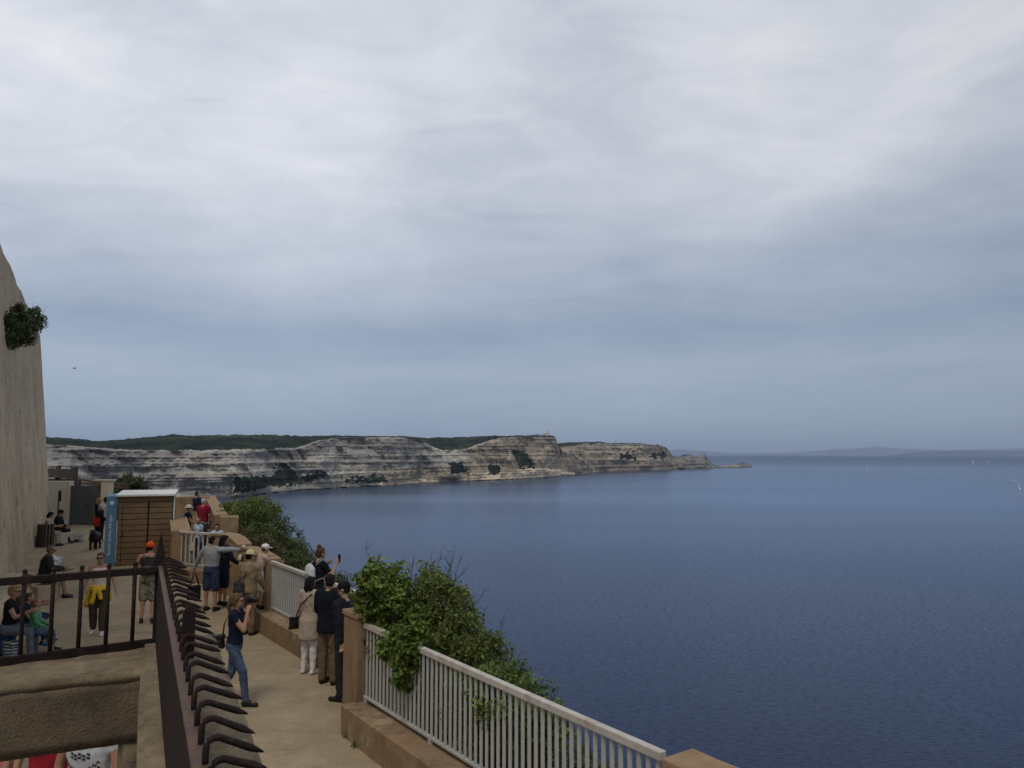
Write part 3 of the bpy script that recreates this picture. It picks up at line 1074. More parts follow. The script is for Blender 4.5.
# slope beyond the middle fence
shrub('shrub', 'dark green bush on the slope beside the brown block wall', (-8.6, 26.5, 0),
      [B(236, 513, 29, .6, .8, .5), B(246, 512, 28.5, .9, .9, .55), B(255, 520, 27, .95, .9, .8), B(240, 530, 26, .9, .7, .8)],
      16000, .085, MATS['leaf_olive'], 71, 'shrubs on the far slope', 6, .24, twigs=5, tlen=.7)
shrub('shrub', 'deep green bush lower down the slope towards the sea', (-7.4, 23.5, -.2),
      [B(266, 530, 25, .9, .9, .7), B(276, 542, 24, .8, .8, .6), B(262, 550, 22.5, .9, .7, .7), B(288, 552, 23, .6, .7, .5)],
      14000, .075, MATS['leaf_dark'], 81, 'shrubs on the far slope', 6, .2)
shrub('shrub', 'brown dry bush in front of the deep green one on the slope', (-6.8, 21.4, -.1),
      [B(256, 552, 21, .5, .5, .42), B(268, 558, 20.8, .55, .5, .45), B(280, 566, 20.4, .5, .5, .4), B(246, 546, 21.5, .4, .4, .4)],
      8000, .06, MATS['leaf_brown'], 91, 'shrubs on the far slope', 5, .15)
shrub('shrub', 'dark bush at the foot of the slope behind the middle fence', (-4.9, 19.6, -.4),
      [B(298, 562, 20, .45, .5, .36), B(306, 572, 19, .4, .5, .4), B(290, 576, 19, .5, .5, .4), B(338, 588, 16, .3, .3, .3), B(330, 582, 17, .22, .3, .25), B(318, 582, 18, .3, .4, .3)],
      8500, .055, MATS['leaf_dark'], 101, 'shrubs on the far slope', 5, .14)
shrub('shrub', 'rounded dark shrub rising above the kiosk roof', (-23.6, 46, -1.6),
      [B(126, 487, 46, 1.1, 1.1, .8), B(136, 490, 46, .9, .9, .6), B(118, 492, 45, .7, .7, .5)], 5000, .16, MATS['leaf_deep'], 111, None, 4, .3)
# plant rooted in the top of the rampart
pl = rampart_face(27.2, 8.3)
shrub('wall_plant', 'dark bushy plant growing out of the top of the rampart', pl,
      [B(8, 328, 23.6, .40, .5, .42), B(16, 318, 25.0, .34, .5, .44), B(27, 326, 27.0, .36, .5, .36), B(33, 314, 27.5, .16, .3, .26), B(20, 336, 25.6, .45, .4, .3), B(3, 332, 23.4, .35, .3, .45), B(9, 343, 24.0, .2, .2, .16), B(38, 322, 28.5, .16, .3, .24)],
      15000, .075, MATS['leaf_dark'], 121, None, 5, .14, twigs=16, tlen=.45, cat='plant')


# ------------------------------------------------------------------ parapet walls and white fences on the sea side
ZW, ZR = .40, 1.45              # top of the low wall, top of the rail


def strip_wall(name, a, b, tin, tout, z0, z1, m, label, cat='wall', seed=0, cut=.25, parent=None):
    """wall along a->b; tin to the path side (left of the direction towards the camera is path side)"""
    a, b = V(a), V(b)
    d = (b - a).normalized()
    n = V((d.y, -d.x))
    if n.x > 0: n = -n
    pts = [a + n * tin, b + n * tin, b - n * tout, a - n * tout]
    bm = bmesh.new()
    add_prism(bm, [(p.x, p.y) for p in pts], z0, z1)
    bmesh.ops.bevel(bm, geom=bm.edges[:], offset=.018, segments=1, affect='EDGES')
    rough_mesh(bm, 4, .008, 3, seed, cut)
    o = obj(name, bm, m, parent)
    if label: tag(o, label, cat)
    return o


def white_fence(label, a, b, za, zb, spacing, group, zr=ZR, zw=ZW, barw=.045):
    a, b = V(a), V(b)
    d = (b - a)
    L = d.length
    d.normalize()
    base = V((a.x, a.y, za))
    t = empty('metal_fence', base, label=label, cat='fence', group=group)
    ang = math.atan2(d.y, d.x)
    P = lambda s, z: V((d.x * s, d.y * s, z + (zb - za) * s / L))
    bm = bmesh.new()
    add_bar(bm, P(0, zr - .034), P(L, zr - .034), .075, .068, bevel=.007)
    obj('top_rail', bm, MATS['rail_top_paint'], t)
    bm = bmesh.new()
    add_bar(bm, P(0, zw + .075), P(L, zw + .075), .05, .035, bevel=.005)
    obj('bottom_rail', bm, MATS['rail_paint'], t)
    bm = bmesh.new()
    h0, h1 = zw + .094, zr - .069
    add_box(bm, (0, 0, (h0 + h1) / 2), (barw, .016, h1 - h0), ang, .003)
    me = None
    k = int(L / spacing)
    for i in range(k):
        s = (i + .5) * L / k
        if me is None:
            o = obj('baluster', bm, MATS['rail_paint'], t)
            me = o.data
        else:
            o = bpy.data.objects.new('baluster', me); col.objects.link(o); o.parent = t
        o.location = P(s, 0)
        o.rotation_euler.z = random.uniform(-.03, .03)
    m = max(1, int(L / 1.6))
    for i in range(m + 1):
        s = min(max(i * L / m, .05), L - .05)
        bm = bmesh.new()
        p = P(s, 0)
        add_box(bm, (p.x, p.y, p.z + zw + .028), (.05, .05, .058), ang, .004)
        obj('foot', bm, MATS['rail_paint'], t)
    return t


def pillar(label, c, d, along, across, z0, z1, capz=.07, over=.02, seed=0):
    """square masonry pillar with a stone cap, aligned to direction d"""
    d = V(d).normalized()
    ang = math.atan2(d.y, d.x)
    t = empty('masonry_pillar', (c[0], c[1], z0), ang, label=label, cat='pillar')
    bm = bmesh.new()
    add_box(bm, (0, 0, (z1 - z0 - capz) / 2), (along, across, z1 - z0 - capz), 0, .015)
    rough_mesh(bm, 4, .006, 4, seed, .15)
    obj('shaft', bm, MATS['ochre_plaster'], t)
    bm = bmesh.new()
    add_box(bm, (0, 0, z1 - z0 - capz / 2 + .002), (along + over * 2, across + over * 2, capz), 0, .012)
    rough_mesh(bm, 3, .005, 5, seed + 3, .12)
    obj('cap', bm, MATS['coping_stone'], t)
    return t


# near run
def Vn(d):                     # outward, to the sea
    n = V((-d.y, d.x))
    return n if n.x > 0 else -n


Ca, Cb = atz(366, 622.5, 1.45).xy, atz(663, 751.5, 1.45).xy
Cd = (Cb - Ca).normalized()
strip_wall('low_wall', Ca - Cd * .1, Cb + Cd * 3.4, .30, .16, -.1, ZW, MATS['ochre_plaster'], 'low brown masonry wall under the near white fence', seed=1)
pillar('brown square pillar where the man in dark clothes leans at the far end of the near fence', G(341.5, 724).xy + Cd * .23 + Vn(Cd) * .25, Cd, .46, .50, -.05, 1.57, seed=2)
white_fence('near white metal fence of flat upright bars half hidden by the bramble', Ca, Cb, 0, 0, .105, 'white fences along the parapet')
pillar('brown pillar with a stone cap at the bottom right corner of the photo', (atz(660, 757, 1.56).xy + atz(690, 748, 1.56).xy) / 2 + Cd * .26, Cd, .46, (atz(660, 757, 1.56).xy - atz(690, 748, 1.56).xy).length, -.05, 1.56, .09, .012, seed=5)
# middle run
Ba, Bb = atz(272, 560.5, 1.45).xy, atz(366, 594, 1.45).xy
Bd = (Bb - Ba).normalized()
strip_wall('low_wall', Ba - Bd * 2.2, Bb + Bd * .3, .30, .16, -.1, ZW, MATS['ochre_plaster'], 'low brown masonry wall under the middle white fence', seed=7)
strip_wall('low_wall', Bb + Bd * .28 + V((.05, 0)), Ca - Cd * .50 + V((.1, 0)), .2, .2, -.1, 1.0, MATS['ochre_plaster'], 'short brown wall between the man in dark clothes and the square pillar', seed=9)
white_fence('middle white metal fence behind the child in the white cap', Ba, Bb, .0, 0, .105, 'white fences along the parapet')


def curved_wall(label, a, b, zs, thick, z0=-.1, seed=0):
    """solid parapet with a curving stone coping; zs: height along it"""
    a, b = V(a), V(b)
    d = (b - a).normalized()
    n = V((d.y, -d.x))
    t = empty('parapet_wall', (a.x, a.y, z0), label=label, cat='wall')
    N = 14
    L = (b - a).length
    bm = bmesh.new(); bc = bmesh.new()
    r1, r2 = [], []
    for i in range(N + 1):
        f = i / N
        z = float(np.interp(f, np.linspace(0, 1, len(zs)), zs)) - z0
        p = d * (L * f)
        q = []
        for s, h in ((-.5, 0), (.5, 0), (.5, z - .06), (-.5, z - .06)):
            w = p + n * s * thick
            q.append(bm.verts.new((w.x, w.y, h)))
        r1.append(q)
        q = []
        for s, h in ((-.58, z - .058), (.58, z - .058), (.58, z), (-.58, z)):
            w = p + n * s * thick
            q.append(bc.verts.new((w.x, w.y, h)))
        r2.append(q)
    for m_, rr in ((bm, r1), (bc, r2)):
        for x, y in zip(rr, rr[1:]):
            for k in range(4):
                m_.faces.new((x[k], x[(k + 1) % 4], y[(k + 1) % 4], y[k]))
        m_.faces.new(rr[0]); m_.faces.new(rr[-1][::-1])
    rough_mesh(bm, 3, .008, 3, seed, .3)
    obj('wall', bm, MATS['ochre_plaster'], t)
    obj('coping', bc, MATS['coping_stone'], t)
    return t


curved_wall('short brown parapet whose coping curves down to the middle white fence', Ba - Bd * 2.2 + Vn(Bd) * .06, Ba - Bd * .06 + Vn(Bd) * .06, [1.53, 1.56, 1.57, 1.55, 1.51, 1.475], .28, z0=.38, seed=1)
curved_wall('short brown parapet with curved coping behind the pointing man', atz(217, 533, 1.62).xy, atz(245, 541, 1.5).xy, [1.62, 1.64, 1.64, 1.62, 1.55, 1.42], .36, seed=2)
white_fence('tiny piece of white fence between the two curved parapets', atz(244, 541, 1.5).xy, atz(240, 547, 1.6).xy, .05, .02, .14, 'white fences along the parapet', zr=1.35)
strip_wall('low_wall', atz(244, 541, 1.5).xy, atz(240, 547, 1.6).xy, .2, .2, -.1, .4, MATS['ochre_plaster'], 'low brown wall under the tiny piece of white fence', seed=4)
Aa, Ab = atz(180, 530.5, 1.52).xy, atz(219, 533.5, 1.52).xy
strip_wall('low_wall', Aa, Ab, .25, .2, -.1, .5, MATS['ochre_plaster'], 'low brown wall under the far white fence behind the pointing man', seed=6)
white_fence('far white metal fence behind the pointing man in the grey top', Aa, Ab, .1, .1, .17, 'white fences along the parapet', zr=1.42, zw=.41, barw=.05)
curved_wall('brown parapet with a broad rounded coping beside the kiosk', atz(178, 517, 1.66).xy, atz(181, 529.5, 1.55).xy, [1.66, 1.64, 1.62, 1.60, 1.58, 1.52], .46, seed=5)
# lookout at the back: long side wall with a broad coping, end block, back wall
curved_wall('long brown side wall of the lookout with a broad flat coping', atz(210, 496, 1.84).xy, atz(221, 514, 1.84).xy, [1.84, 1.84, 1.83, 1.82], .36, seed=8)
bm = bmesh.new(); add_box(bm, (0, 0, .95), (.56, .6, 1.9), 0, .03); rough_mesh(bm, 3, .01, 3, 3, .2)
o = obj('end_block', bm, MATS['ochre_plaster']); q = atz(229.5, 516, 1.8); o.location = (q.x, q.y, -.1); o.rotation_euler.z = .35
tag(o, 'square brown masonry block at the near end of the lookout wall', 'block')
strip_wall('back_wall', atz(165, 497, 1.9).xy, atz(209, 496.6, 1.9).xy, .2, .2, 0, 1.9, MATS['ochre_plaster'], 'brown back wall of the lookout behind the man in dark blue', seed=11)
# information stand
t = empty('information_stand', (-11.0, 27.4, gz(27.4)), .4, label='small black information stand between the two children', cat='stand')
bm = bmesh.new(); add_box(bm, (0, 0, .42), (.16, .08, .84), 0, .01); obj('post', bm, mat('black_metal', (.012, .012, .014), .5), t)
bm = bmesh.new(); add_box(bm, (0, 0, .88), (.5, .32, .04), 0, .01, Matrix.Translation((0, 0, .88)) @ Matrix.Rotation(R(20), 4, 'X') @ Matrix.Translation((0, 0, -.88))); obj('panel', bm, MATS['black_metal'], t)


# ------------------------------------------------------------------ gate, posts and timber beyond
def build_gate():
    g0 = gz(37)
    wd = mat('grey_planks', (.085, .083, .085), .85, .25, 3, .3, 40, stretch=(9, 9, .6))
    L0, R0 = at(69, 525, 37.2), at(101, 525, 37.2)
    t = empty('wooden_gate', ((L0.x + R0.x) / 2, 37.2, g0), label='dark grey double gate of upright planks at the end of the path', cat='gate')
    W = R0.x - L0.x
    for s in (-1, 1):
        bm = bmesh.new()
        for k in range(5):
            x = s * (W / 4) + (k - 2) * W / 10
            add_box(bm, (x, random.uniform(-.004, .004), .97), (W / 10 - .02, .05, 1.9 + random.uniform(-.02, .02)), 0, .006)
        obj('leaf', bm, wd, t)
    bm = bmesh.new(); add_box(bm, (.06, -.045, .95), (.03, .03, .16), 0, .006); obj('handle', bm, MATS['black_metal'], t)
    bm = bmesh.new()
    a, b = at(46, 525, 37.2).x, L0.x - .02
    add_box(bm, (0, 0, 1.07), (b - a, .4, 2.14), 0, .03)
    es = [e for e in bm.edges if all(v.co.z > 1.9 and v.co.x > (b - a) / 2 - .2 for v in e.verts) and abs(e.verts[0].co.y - e.verts[1].co.y) > .1]
    bmesh.ops.bevel(bm, geom=es, offset=.18, segments=4, affect='EDGES')
    o = obj('gate_wall', bm, MATS['white_plaster']); o.location = ((a + b) / 2, 37.3, g0)
    tag(o, 'pale plastered wall with a rounded shoulder left of the grey gate', 'wall')
    bm = bmesh.new(); add_box(bm, (0, 0, 1.08), (.42, .42, 2.16), 0, .02); add_box(bm, (-.1, 0, 2.18), (.85, .5, .06), 0, .015)
    o = obj('gate_pillar', bm, MATS['white_plaster']); o.location = (at(105, 525, 37.2).x, 37.25, g0)
    tag(o, 'pale square gate pillar with a flat cap right of the grey gate', 'pillar')
    # sign post
    p = at(57, 530, 35.8)
    t = empty('sign_post', (p.x, 35.8, g0), label='thin dark post with a narrow sign near the pale gate wall', cat='sign')
    bm = bmesh.new(); add_tube(bm, [(0, 0, 0), (0, 0, 1.75)], .03, 8); obj('post', bm, MATS['black_metal'], t)
    bm = bmesh.new(); add_box(bm, (.05, -.01, 1.5), (.14, .03, .5), 0, .006); obj('sign_panel', bm, MATS['black_metal'], t)
    # timber structure behind the gate
    tim = mat('old_timber', (.06, .05, .042), .9, .35, 3, .4, 30, stretch=(1, 1, 4))
    def bar(name, a, b, w, h, parent):
        bm = bmesh.new(); add_bar(bm, V(a) - parent.location, V(b) - parent.location, w, h, bevel=.02); return obj(name, bm, tim, parent)
    t = empty('timber_barrier', (at(75, 480, 40).x, 40, -.2), label='heavy grey timber post and beam barrier behind the gate wall', cat='barrier')
    bar('beam', at(44, 473, 40), at(75, 473.5, 40), .3, .46, t)
    bar('beam', at(44, 480.5, 40.2), at(75, 481, 40.2), .2, .16, t)
    bm = bmesh.new(); q = at(74.5, 467, 39.8); add_box(bm, (q.x - t.location.x, -.2, (q.z + .2) / 2), (.26, .3, q.z + .2), 0, .02); obj('post', bm, tim, t)
    bm = bmesh.new(); q = at(58.5, 465.5, 40.3); add_box(bm, (q.x - t.location.x, .3, (q.z + .2) / 2), (.2, .2, q.z + .2), 0, .02); obj('post', bm, tim, t)
    rust = mat('rusty_timber', (.075, .045, .03), .9, .4, 2, .4, 30)
    t = empty('rail_fence', (at(95, 490, 42).x, 42, -.6), label='rusty brown rail fence of slanting bars behind the grey gate', cat='fence')
    for (x0, y0, x1, y1) in ((76, 479, 112, 484.5), (76, 482.5, 112, 486.5), (104, 482, 128, 485), (104, 485.5, 128, 488)):
        bm = bmesh.new(); add_bar(bm, at(x0, y0, 42) - t.location, at(x1, y1, 42) - t.location, .12, .11, bevel=.01); obj('rail', bm, rust, t)
    for x in (80, 95, 110, 124):
        q = at(x, 479 + (x - 76) * .13, 42.1) - t.location
        bm = bmesh.new(); add_box(bm, (q.x, q.y, q.z / 2), (.1, .1, q.z), 0, .01); obj('post', bm, rust, t)


build_gate()


# ------------------------------------------------------------------ kiosk
def build_kiosk():
    yk = 24.6
    g0 = gz(yk)
    p = at(143.5, 562, yk)
    t = empty('ticket_kiosk', (p.x, yk, g0), R(20), label='brown timber kiosk with white roof and blue panel', cat='kiosk')
    wood = mat('kiosk_wood', (.17, .108, .060), .7, .3, 2.5, .3, 30, .3, stretch=(1.2, 1.2, 9))
    dark = mat('kiosk_gap', (.02, .012, .008), .9)
    W, D, H = 1.56, 1.25, 2.16
    bm = bmesh.new(); add_box(bm, (0, D / 2, H / 2), (W - .05, D - .05, H - .02)); obj('core', bm, dark, t)
    nb = 12
    bh = H / nb
    for (x0, x1) in ((-W / 2, -W / 2 + .11), (-W / 2 + .125, .06), (.105, W / 2)):
        bm = bmesh.new()
        for k in range(nb):
            if k == nb - 1:
                if x0 > -W / 2 + .01: continue
                add_box(bm, (0, 0, (k + .5) * bh), (W, .04, bh - .02), 0, .006)
            else:
                add_box(bm, ((x0 + x1) / 2, 0, (k + .5) * bh), (x1 - x0, .04, bh - .02), 0, .006)
        obj('door' if x0 > -W / 2 + .01 else 'corner_boards', bm, wood, t)
    bm = bmesh.new(); add_tube(bm, [(-.62, -.03, 1.02), (-.62, -.07, 1.02), (-.62, -.07, .9)], .014, 6); obj('door_handle', bm, MATS['black_metal'], t)
    bm = bmesh.new()
    for s in (-1, 1):
        for k in range(nb):
            add_box(bm, (s * W / 2, D / 2 + .012, (k + .5) * bh), (.04, D - .03, bh - .014), 0, .006)
    for k in range(nb):
        add_box(bm, (0, D, (k + .5) * bh), (W, .04, bh - .014), 0, .006)
    obj('side_boards', bm, wood, t)
    roof = mat('white_roof', (.62, .62, .60), .5, .06, 3)
    bm = bmesh.new()
    mt = Matrix.Translation((0, D / 2 - .02, H + .075)) @ Matrix.Rotation(R(3), 4, 'X')
    add_box(bm, (0, 0, 0), (W + .16, D + .26, .07), 0, .012, mt)
    obj('roof', bm, roof, t)
    bm = bmesh.new()
    for k in range(7):
        add_box(bm, (W / 2 + .05, .07, 1.5 + k * .1), (.03, .2, .05), 0, .004)
    add_box(bm, (W / 2 + .05, -.03, 1.78), (.03, .03, .72), 0, .004)
    add_box(bm, (W / 2 + .05, .17, 1.78), (.03, .03, .72), 0, .004)
    obj('white_vent', bm, roof, t)
    # blue panel at the left corner, turned to the visitors
    blue = mat('blue_panel', (.10, .20, .31), .45, .06, 4)
    pt = bpy.data.objects.new('blue_panel', None); col.objects.link(pt); pt.parent = t
    pt.location = (-W / 2 - .20, .02, 0); pt.rotation_euler.z = R(6)
    bm = bmesh.new(); add_box(bm, (0, .12, 1.09), (.31, .26, 2.18), 0, .008)
    for v in bm.verts:
        if v.co.z > 2 and v.co.y > .1: v.co.z += .07
    obj('board', bm, blue, pt)
    wh = mat('white_print', (.7, .74, .78), .6, .03)
    def text(body, size, x, z, rot, name):
        cu = bpy.data.curves.new(name, 'FONT'); cu.body = body; cu.size = size; cu.extrude = .002
        tmp = bpy.data.objects.new('tmp', cu); col.objects.link(tmp)
        dg = bpy.context.evaluated_depsgraph_get(); dg.update()
        me = bpy.data.meshes.new_from_object(tmp.evaluated_get(dg))
        bpy.data.objects.remove(tmp)
        o = link(name, me, wh, pt)
        o.matrix_local = Matrix.Translation((x, -.0135, z)) @ Matrix.Rotation(pi / 2, 4, 'X') @ Matrix.Rotation(rot, 4, 'Z')
        return o
    text("Escalier du Roy d'Aragon", .125, .015, .34, pi / 2, 'lettering')
    bm = bmesh.new()                  # round flower-like emblem above the lettering
    for k in range(6):
        a = k * pi / 3
        bmesh.ops.create_cone(bm, cap_ends=True, segments=12, radius1=.022, radius2=.022, depth=.006, matrix=Matrix.Translation((.045 * cos(a), -.0135, 1.97 + .045 * sin(a))) @ Matrix.Rotation(pi / 2, 4, 'X'))
    bmesh.ops.create_cone(bm, cap_ends=True, segments=14, radius1=.02, radius2=.02, depth=.007, matrix=Matrix.Translation((0, -.0135, 1.97)) @ Matrix.Rotation(pi / 2, 4, 'X'))
    obj('emblem', bm, wh, pt)
    return t


build_kiosk()


# ------------------------------------------------------------------ near concrete structure, iron railing, spiked rail
def build_foreground():
    zt = CZ - .985               # top of the concrete
    # front railing line
    zr = CZ - .60
    f1, f0 = atz(160, 569.5, zr).xy, atz(0, 582, zr).xy
    fd = (f1 - f0).normalized()
    fb = f1
    fa = f1 - fd * 3.0
    fn = V((fd.y, -fd.x))        # towards the camera
    # side rail line
    sa = fb.copy()
    s1 = atz(196, 768, CZ - .59).xy
    sdv = (s1 - sa).normalized()
    sb = sa + sdv * 4.4
    sn = V((-sdv.y, sdv.x))      # outward, to the path
    if sn.x < 0: sn = -sn
    # beam over the doorway
    t = empty('concrete_doorway', (fb.x, fb.y, 0), label='rough brown concrete wall with a doorway under the iron railing', cat='wall')
    o3 = V((fb.x, fb.y, 0))
    def wall(name, pts, z0, z1, cut=.07, seed=0, amp=.006, m=None, bev=.02):
        bm = bmesh.new()
        add_prism(bm, [(p.x - o3.x, p.y - o3.y) for p in pts], z0, z1)
        bmesh.ops.bevel(bm, geom=bm.edges[:], offset=bev, segments=2, affect='EDGES')
        rough_mesh(bm, 6, amp, 6, seed, cut)
        return obj(name, bm, m or MATS['rough_concrete'], t, True)
    g1, g0 = atz(140, 671.5, zt).xy, atz(0, 686, zt).xy
    gd = (g1 - g0).normalized(); gn = V((gd.y, -gd.x))
    zl = at(118, 743.5, g1.y).z
    e1, e0 = g1 + gd * .14, g1 - gd * 3.0
    wall('lintel', [e0 - gn * .49, e1 - gn * .49, e1, e0], zl, zt - .02, .05, seed=2, amp=.008, m=MATS['shaded_concrete'])
    wall('coping', [e0 - gn * .50, e1 - gn * .50, e1 + gn * .003, e0 + gn * .003], zt - .045, zt, .035, seed=5, amp=.008, bev=.006)  # added slab, keeps the lintel's top in the lighter concrete
    h1 = at(118, 743.5, g1.y).xy
    h1 = g1 + gd * (h1 - g1).dot(gd)
    wall('jamb', [h1 - gn * .33, g1 + gd * .06 - gn * .33, g1 + gd * .06 - gn * .012, h1 - gn * .012], 0, zl + .012, .1, 4)
    # side wall along the path, its top carries the spiked rail
    i1_, i0_ = atz(140, 671.5, zt).xy, atz(137, 768, zt).xy
    idr = (i0_ - i1_).normalized()
    S0, S1 = i1_ - idr * .56, i1_ + idr * 5.5
    wall('side_wall', [S0 + sn * .36, S1 + sn * .36, S1, S0], 0, zt + .016, .08, 6)
    # platform the photographer stands on
    bm = bmesh.new()
    add_box(bm, (-1.6, -2.2, CZ - 1.72), (4.6, 5.0, .24), 0, .02)
    o = obj('viewing_platform', bm, MATS['rough_concrete']); tag(o, 'concrete viewing platform behind the spiked rail', 'platform')
    iron = MATS['iron_paint']
    # front railing
    t = empty('iron_railing', (fb.x, fb.y, zt), label='dark iron railing of round bars on top of the concrete wall', cat='railing')
    L = (fb - fa).length
    Pf = lambda s, z: V((-fd.x * s, -fd.y * s, z))
    ztr = CZ - .60 - zt
    bm = bmesh.new(); add_bar(bm, Pf(.0, ztr), Pf(L, ztr), .022, .036, bevel=.004); obj('top_rail', bm, iron, t)
    bm = bmesh.new(); add_bar(bm, Pf(.0, .016), Pf(L, .016), .022, .044, bevel=.004); obj('bottom_rail', bm, iron, t)
    s = .118
    k = 0
    while s < L:
        bm = bmesh.new()
        p = Pf(s, 0) + V((fn.x, fn.y, 0)) * random.uniform(-.002, .002)
        add_tube(bm, [p + V((0, 0, -.03)), p + V((0, 0, ztr + .032))], .0100, 10)
        bmesh.ops.create_uvsphere(bm, u_segments=10, v_segments=8, radius=.0118, matrix=Matrix.Translation(p + V((0, 0, ztr + .040))))
        obj('bar', bm, iron, t, True)
        s += .1195
    # spiked rail along the path side
    t = empty('spiked_rail', (sa.x, sa.y, zt), label='dark iron rail with a row of bent pointed spikes along the path', cat='railing')
    Ls = (sb - sa).length
    Ps = lambda s, o, z: V((sdv.x * s + sn.x * o, sdv.y * s + sn.y * o, z))
    zf = CZ - .59 - zt
    bm = bmesh.new(); add_bar(bm, Ps(0, 0, zf / 2 + .005), Ps(Ls + 1, 0, zf / 2 + .005), .016, zf - .01, bevel=.002); obj('plate', bm, iron, t)
    bm = bmesh.new(); add_bar(bm, Ps(-.02, .008, zf + .004), Ps(Ls + 1, .008, zf + .004), .034, .010, bevel=.002); obj('flange', bm, MATS['red_lead_iron'], t)
    # corner post and pointed uprights
    bm = bmesh.new()
    def spear(s, o, w, z0, z1, zp, th=.014):
        a = [(-w / 2, z0), (w / 2, z0), (w / 2, z1), (0, zp), (-w / 2, z1)]
        fr, bk = [], []
        for x, z in a:
            # plate facing the camera: width along sn
            fr.append(bm.verts.new(Ps(s + th / 2, o + x, z))); bk.append(bm.verts.new(Ps(s - th / 2, o + x, z)))
        bm.faces.new(fr); bm.faces.new(bk[::-1])
        for i in range(5):
            j = (i + 1) % 5
            bm.faces.new((fr[i], bk[i], bk[j], fr[j]))
    spear(-.03, .0, .045, -.05, zf + .06, zf + .185, .04)
    obj('pointed_post', bm, iron, t)
    bm = bmesh.new(); spear(1.90, .034, .036, zf - .02, zf + .115, zf + .145); obj('pointed_post', bm, iron, t)
    # spikes
    ns = 36
    for i in range(ns):
        s = .05 + i * .1165 + random.uniform(-.012, .012)
        if s > Ls + .2: break
        bm = bmesh.new()
        h = .045 + random.uniform(-.004, .004)
        ln = .084 + random.uniform(-.008, .008)
        dn = R(24 + random.uniform(-4, 4))
        sk = random.uniform(-.05, .05)
        pts, rs = [], []
        for q in (0, .3, .6): pts.append(V((0, 0, zf + .006 + h * q))); rs.append(.0064)
        for k2 in range(1, 6):
            a = k2 / 5 * (pi / 2 + dn)
            r0 = .018
            pts.append(V((r0 * (1 - cos(a)), 0, zf + .008 + h * .62 + r0 * sin(a)))); rs.append(.0064)
        e = pts[-1]
        dd = V((cos(dn), 0, -sin(dn)))
        for q, r0 in ((.25, .0066), (.5, .0070), (.68, .0072), (.82, .0050), (.93, .003), (1, .0006)):
            pts.append(e + dd * ln * q); rs.append(r0)
        loc = [Ps(s + p.x * sk, .015 + p.x, p.z) for p in pts]
        add_tube(bm, loc, rs, 10)
        obj('spike', bm, iron, t, True)


build_foreground()


# ------------------------------------------------------------------ far buildings, boats, bird
def house(label, px, py, Y, w, d, h, roofc=None, tower=None):
    p = at(px, py, Y)
    t = empty('house', p, label=label, cat='building')
    wall = mat('house_wall', (.55, .52, .47), .9, .05)
    bm = bmesh.new(); add_box(bm, (0, 0, h / 2 - 2), (w, d, h + 4)); obj('wall', bm, wall, t)
    bm = bmesh.new(); add_box(bm, (0, 0, h + .35), (w + .8, d + .8, .7), 0, .1); obj('roof', bm, mat('house_roof', (.34, .26, .2) , .9), t)
    for k in range(max(2, int(w / 6))):
        bm = bmesh.new(); add_box(bm, (-w / 2 + (k + .5) * w / max(2, int(w / 6)), -d / 2 - .03, h * .55), (1.4, .12, 1.6)); obj('window', bm, mat('dark_glass', (.03, .035, .04), .2), t)
    if tower:
        bm = bmesh.new(); add_box(bm, (w * .3, 0, h + tower / 2), (4.5, 4.5, tower)); add_box(bm, (w * .3, 0, h + tower + .8), (7, 5.5, 1.6), 0, .2); obj('tower', bm, wall, t)
    return t


house('long low white house on the scrub hill left of the cliffs', 75, 444.4, 1480, 36, 8, 4.4)
house('small white house alone on the green hillside above the cliffs', 151, 447.6, 1450, 14, 8, 4)
house('white signal station with a stubby tower on the highest headland', 546.5, 435.4, 2400, 20, 11, 6.5, tower=7)
p = at(616, 444.2, 3260)
t = empty('lighthouse', p, label='tiny pale lighthouse on the flat top of the far headland', cat='lighthouse')
bm = bmesh.new(); add_tube(bm, [(0, 0, -5), (0, 0, 9)], [2.6, 2.2], 12); obj('tower', bm, MATS['house_wall'], t)
bm = bmesh.new(); add_tube(bm, [(0, 0, 9), (0, 0, 9.8), (0, 0, 10.0), (0, 0, 12.5), (0, 0, 14)], [2.9, 2.9, 1.5, 1.5, .2], 12); obj('lantern', bm, MATS['dark_glass'], t)


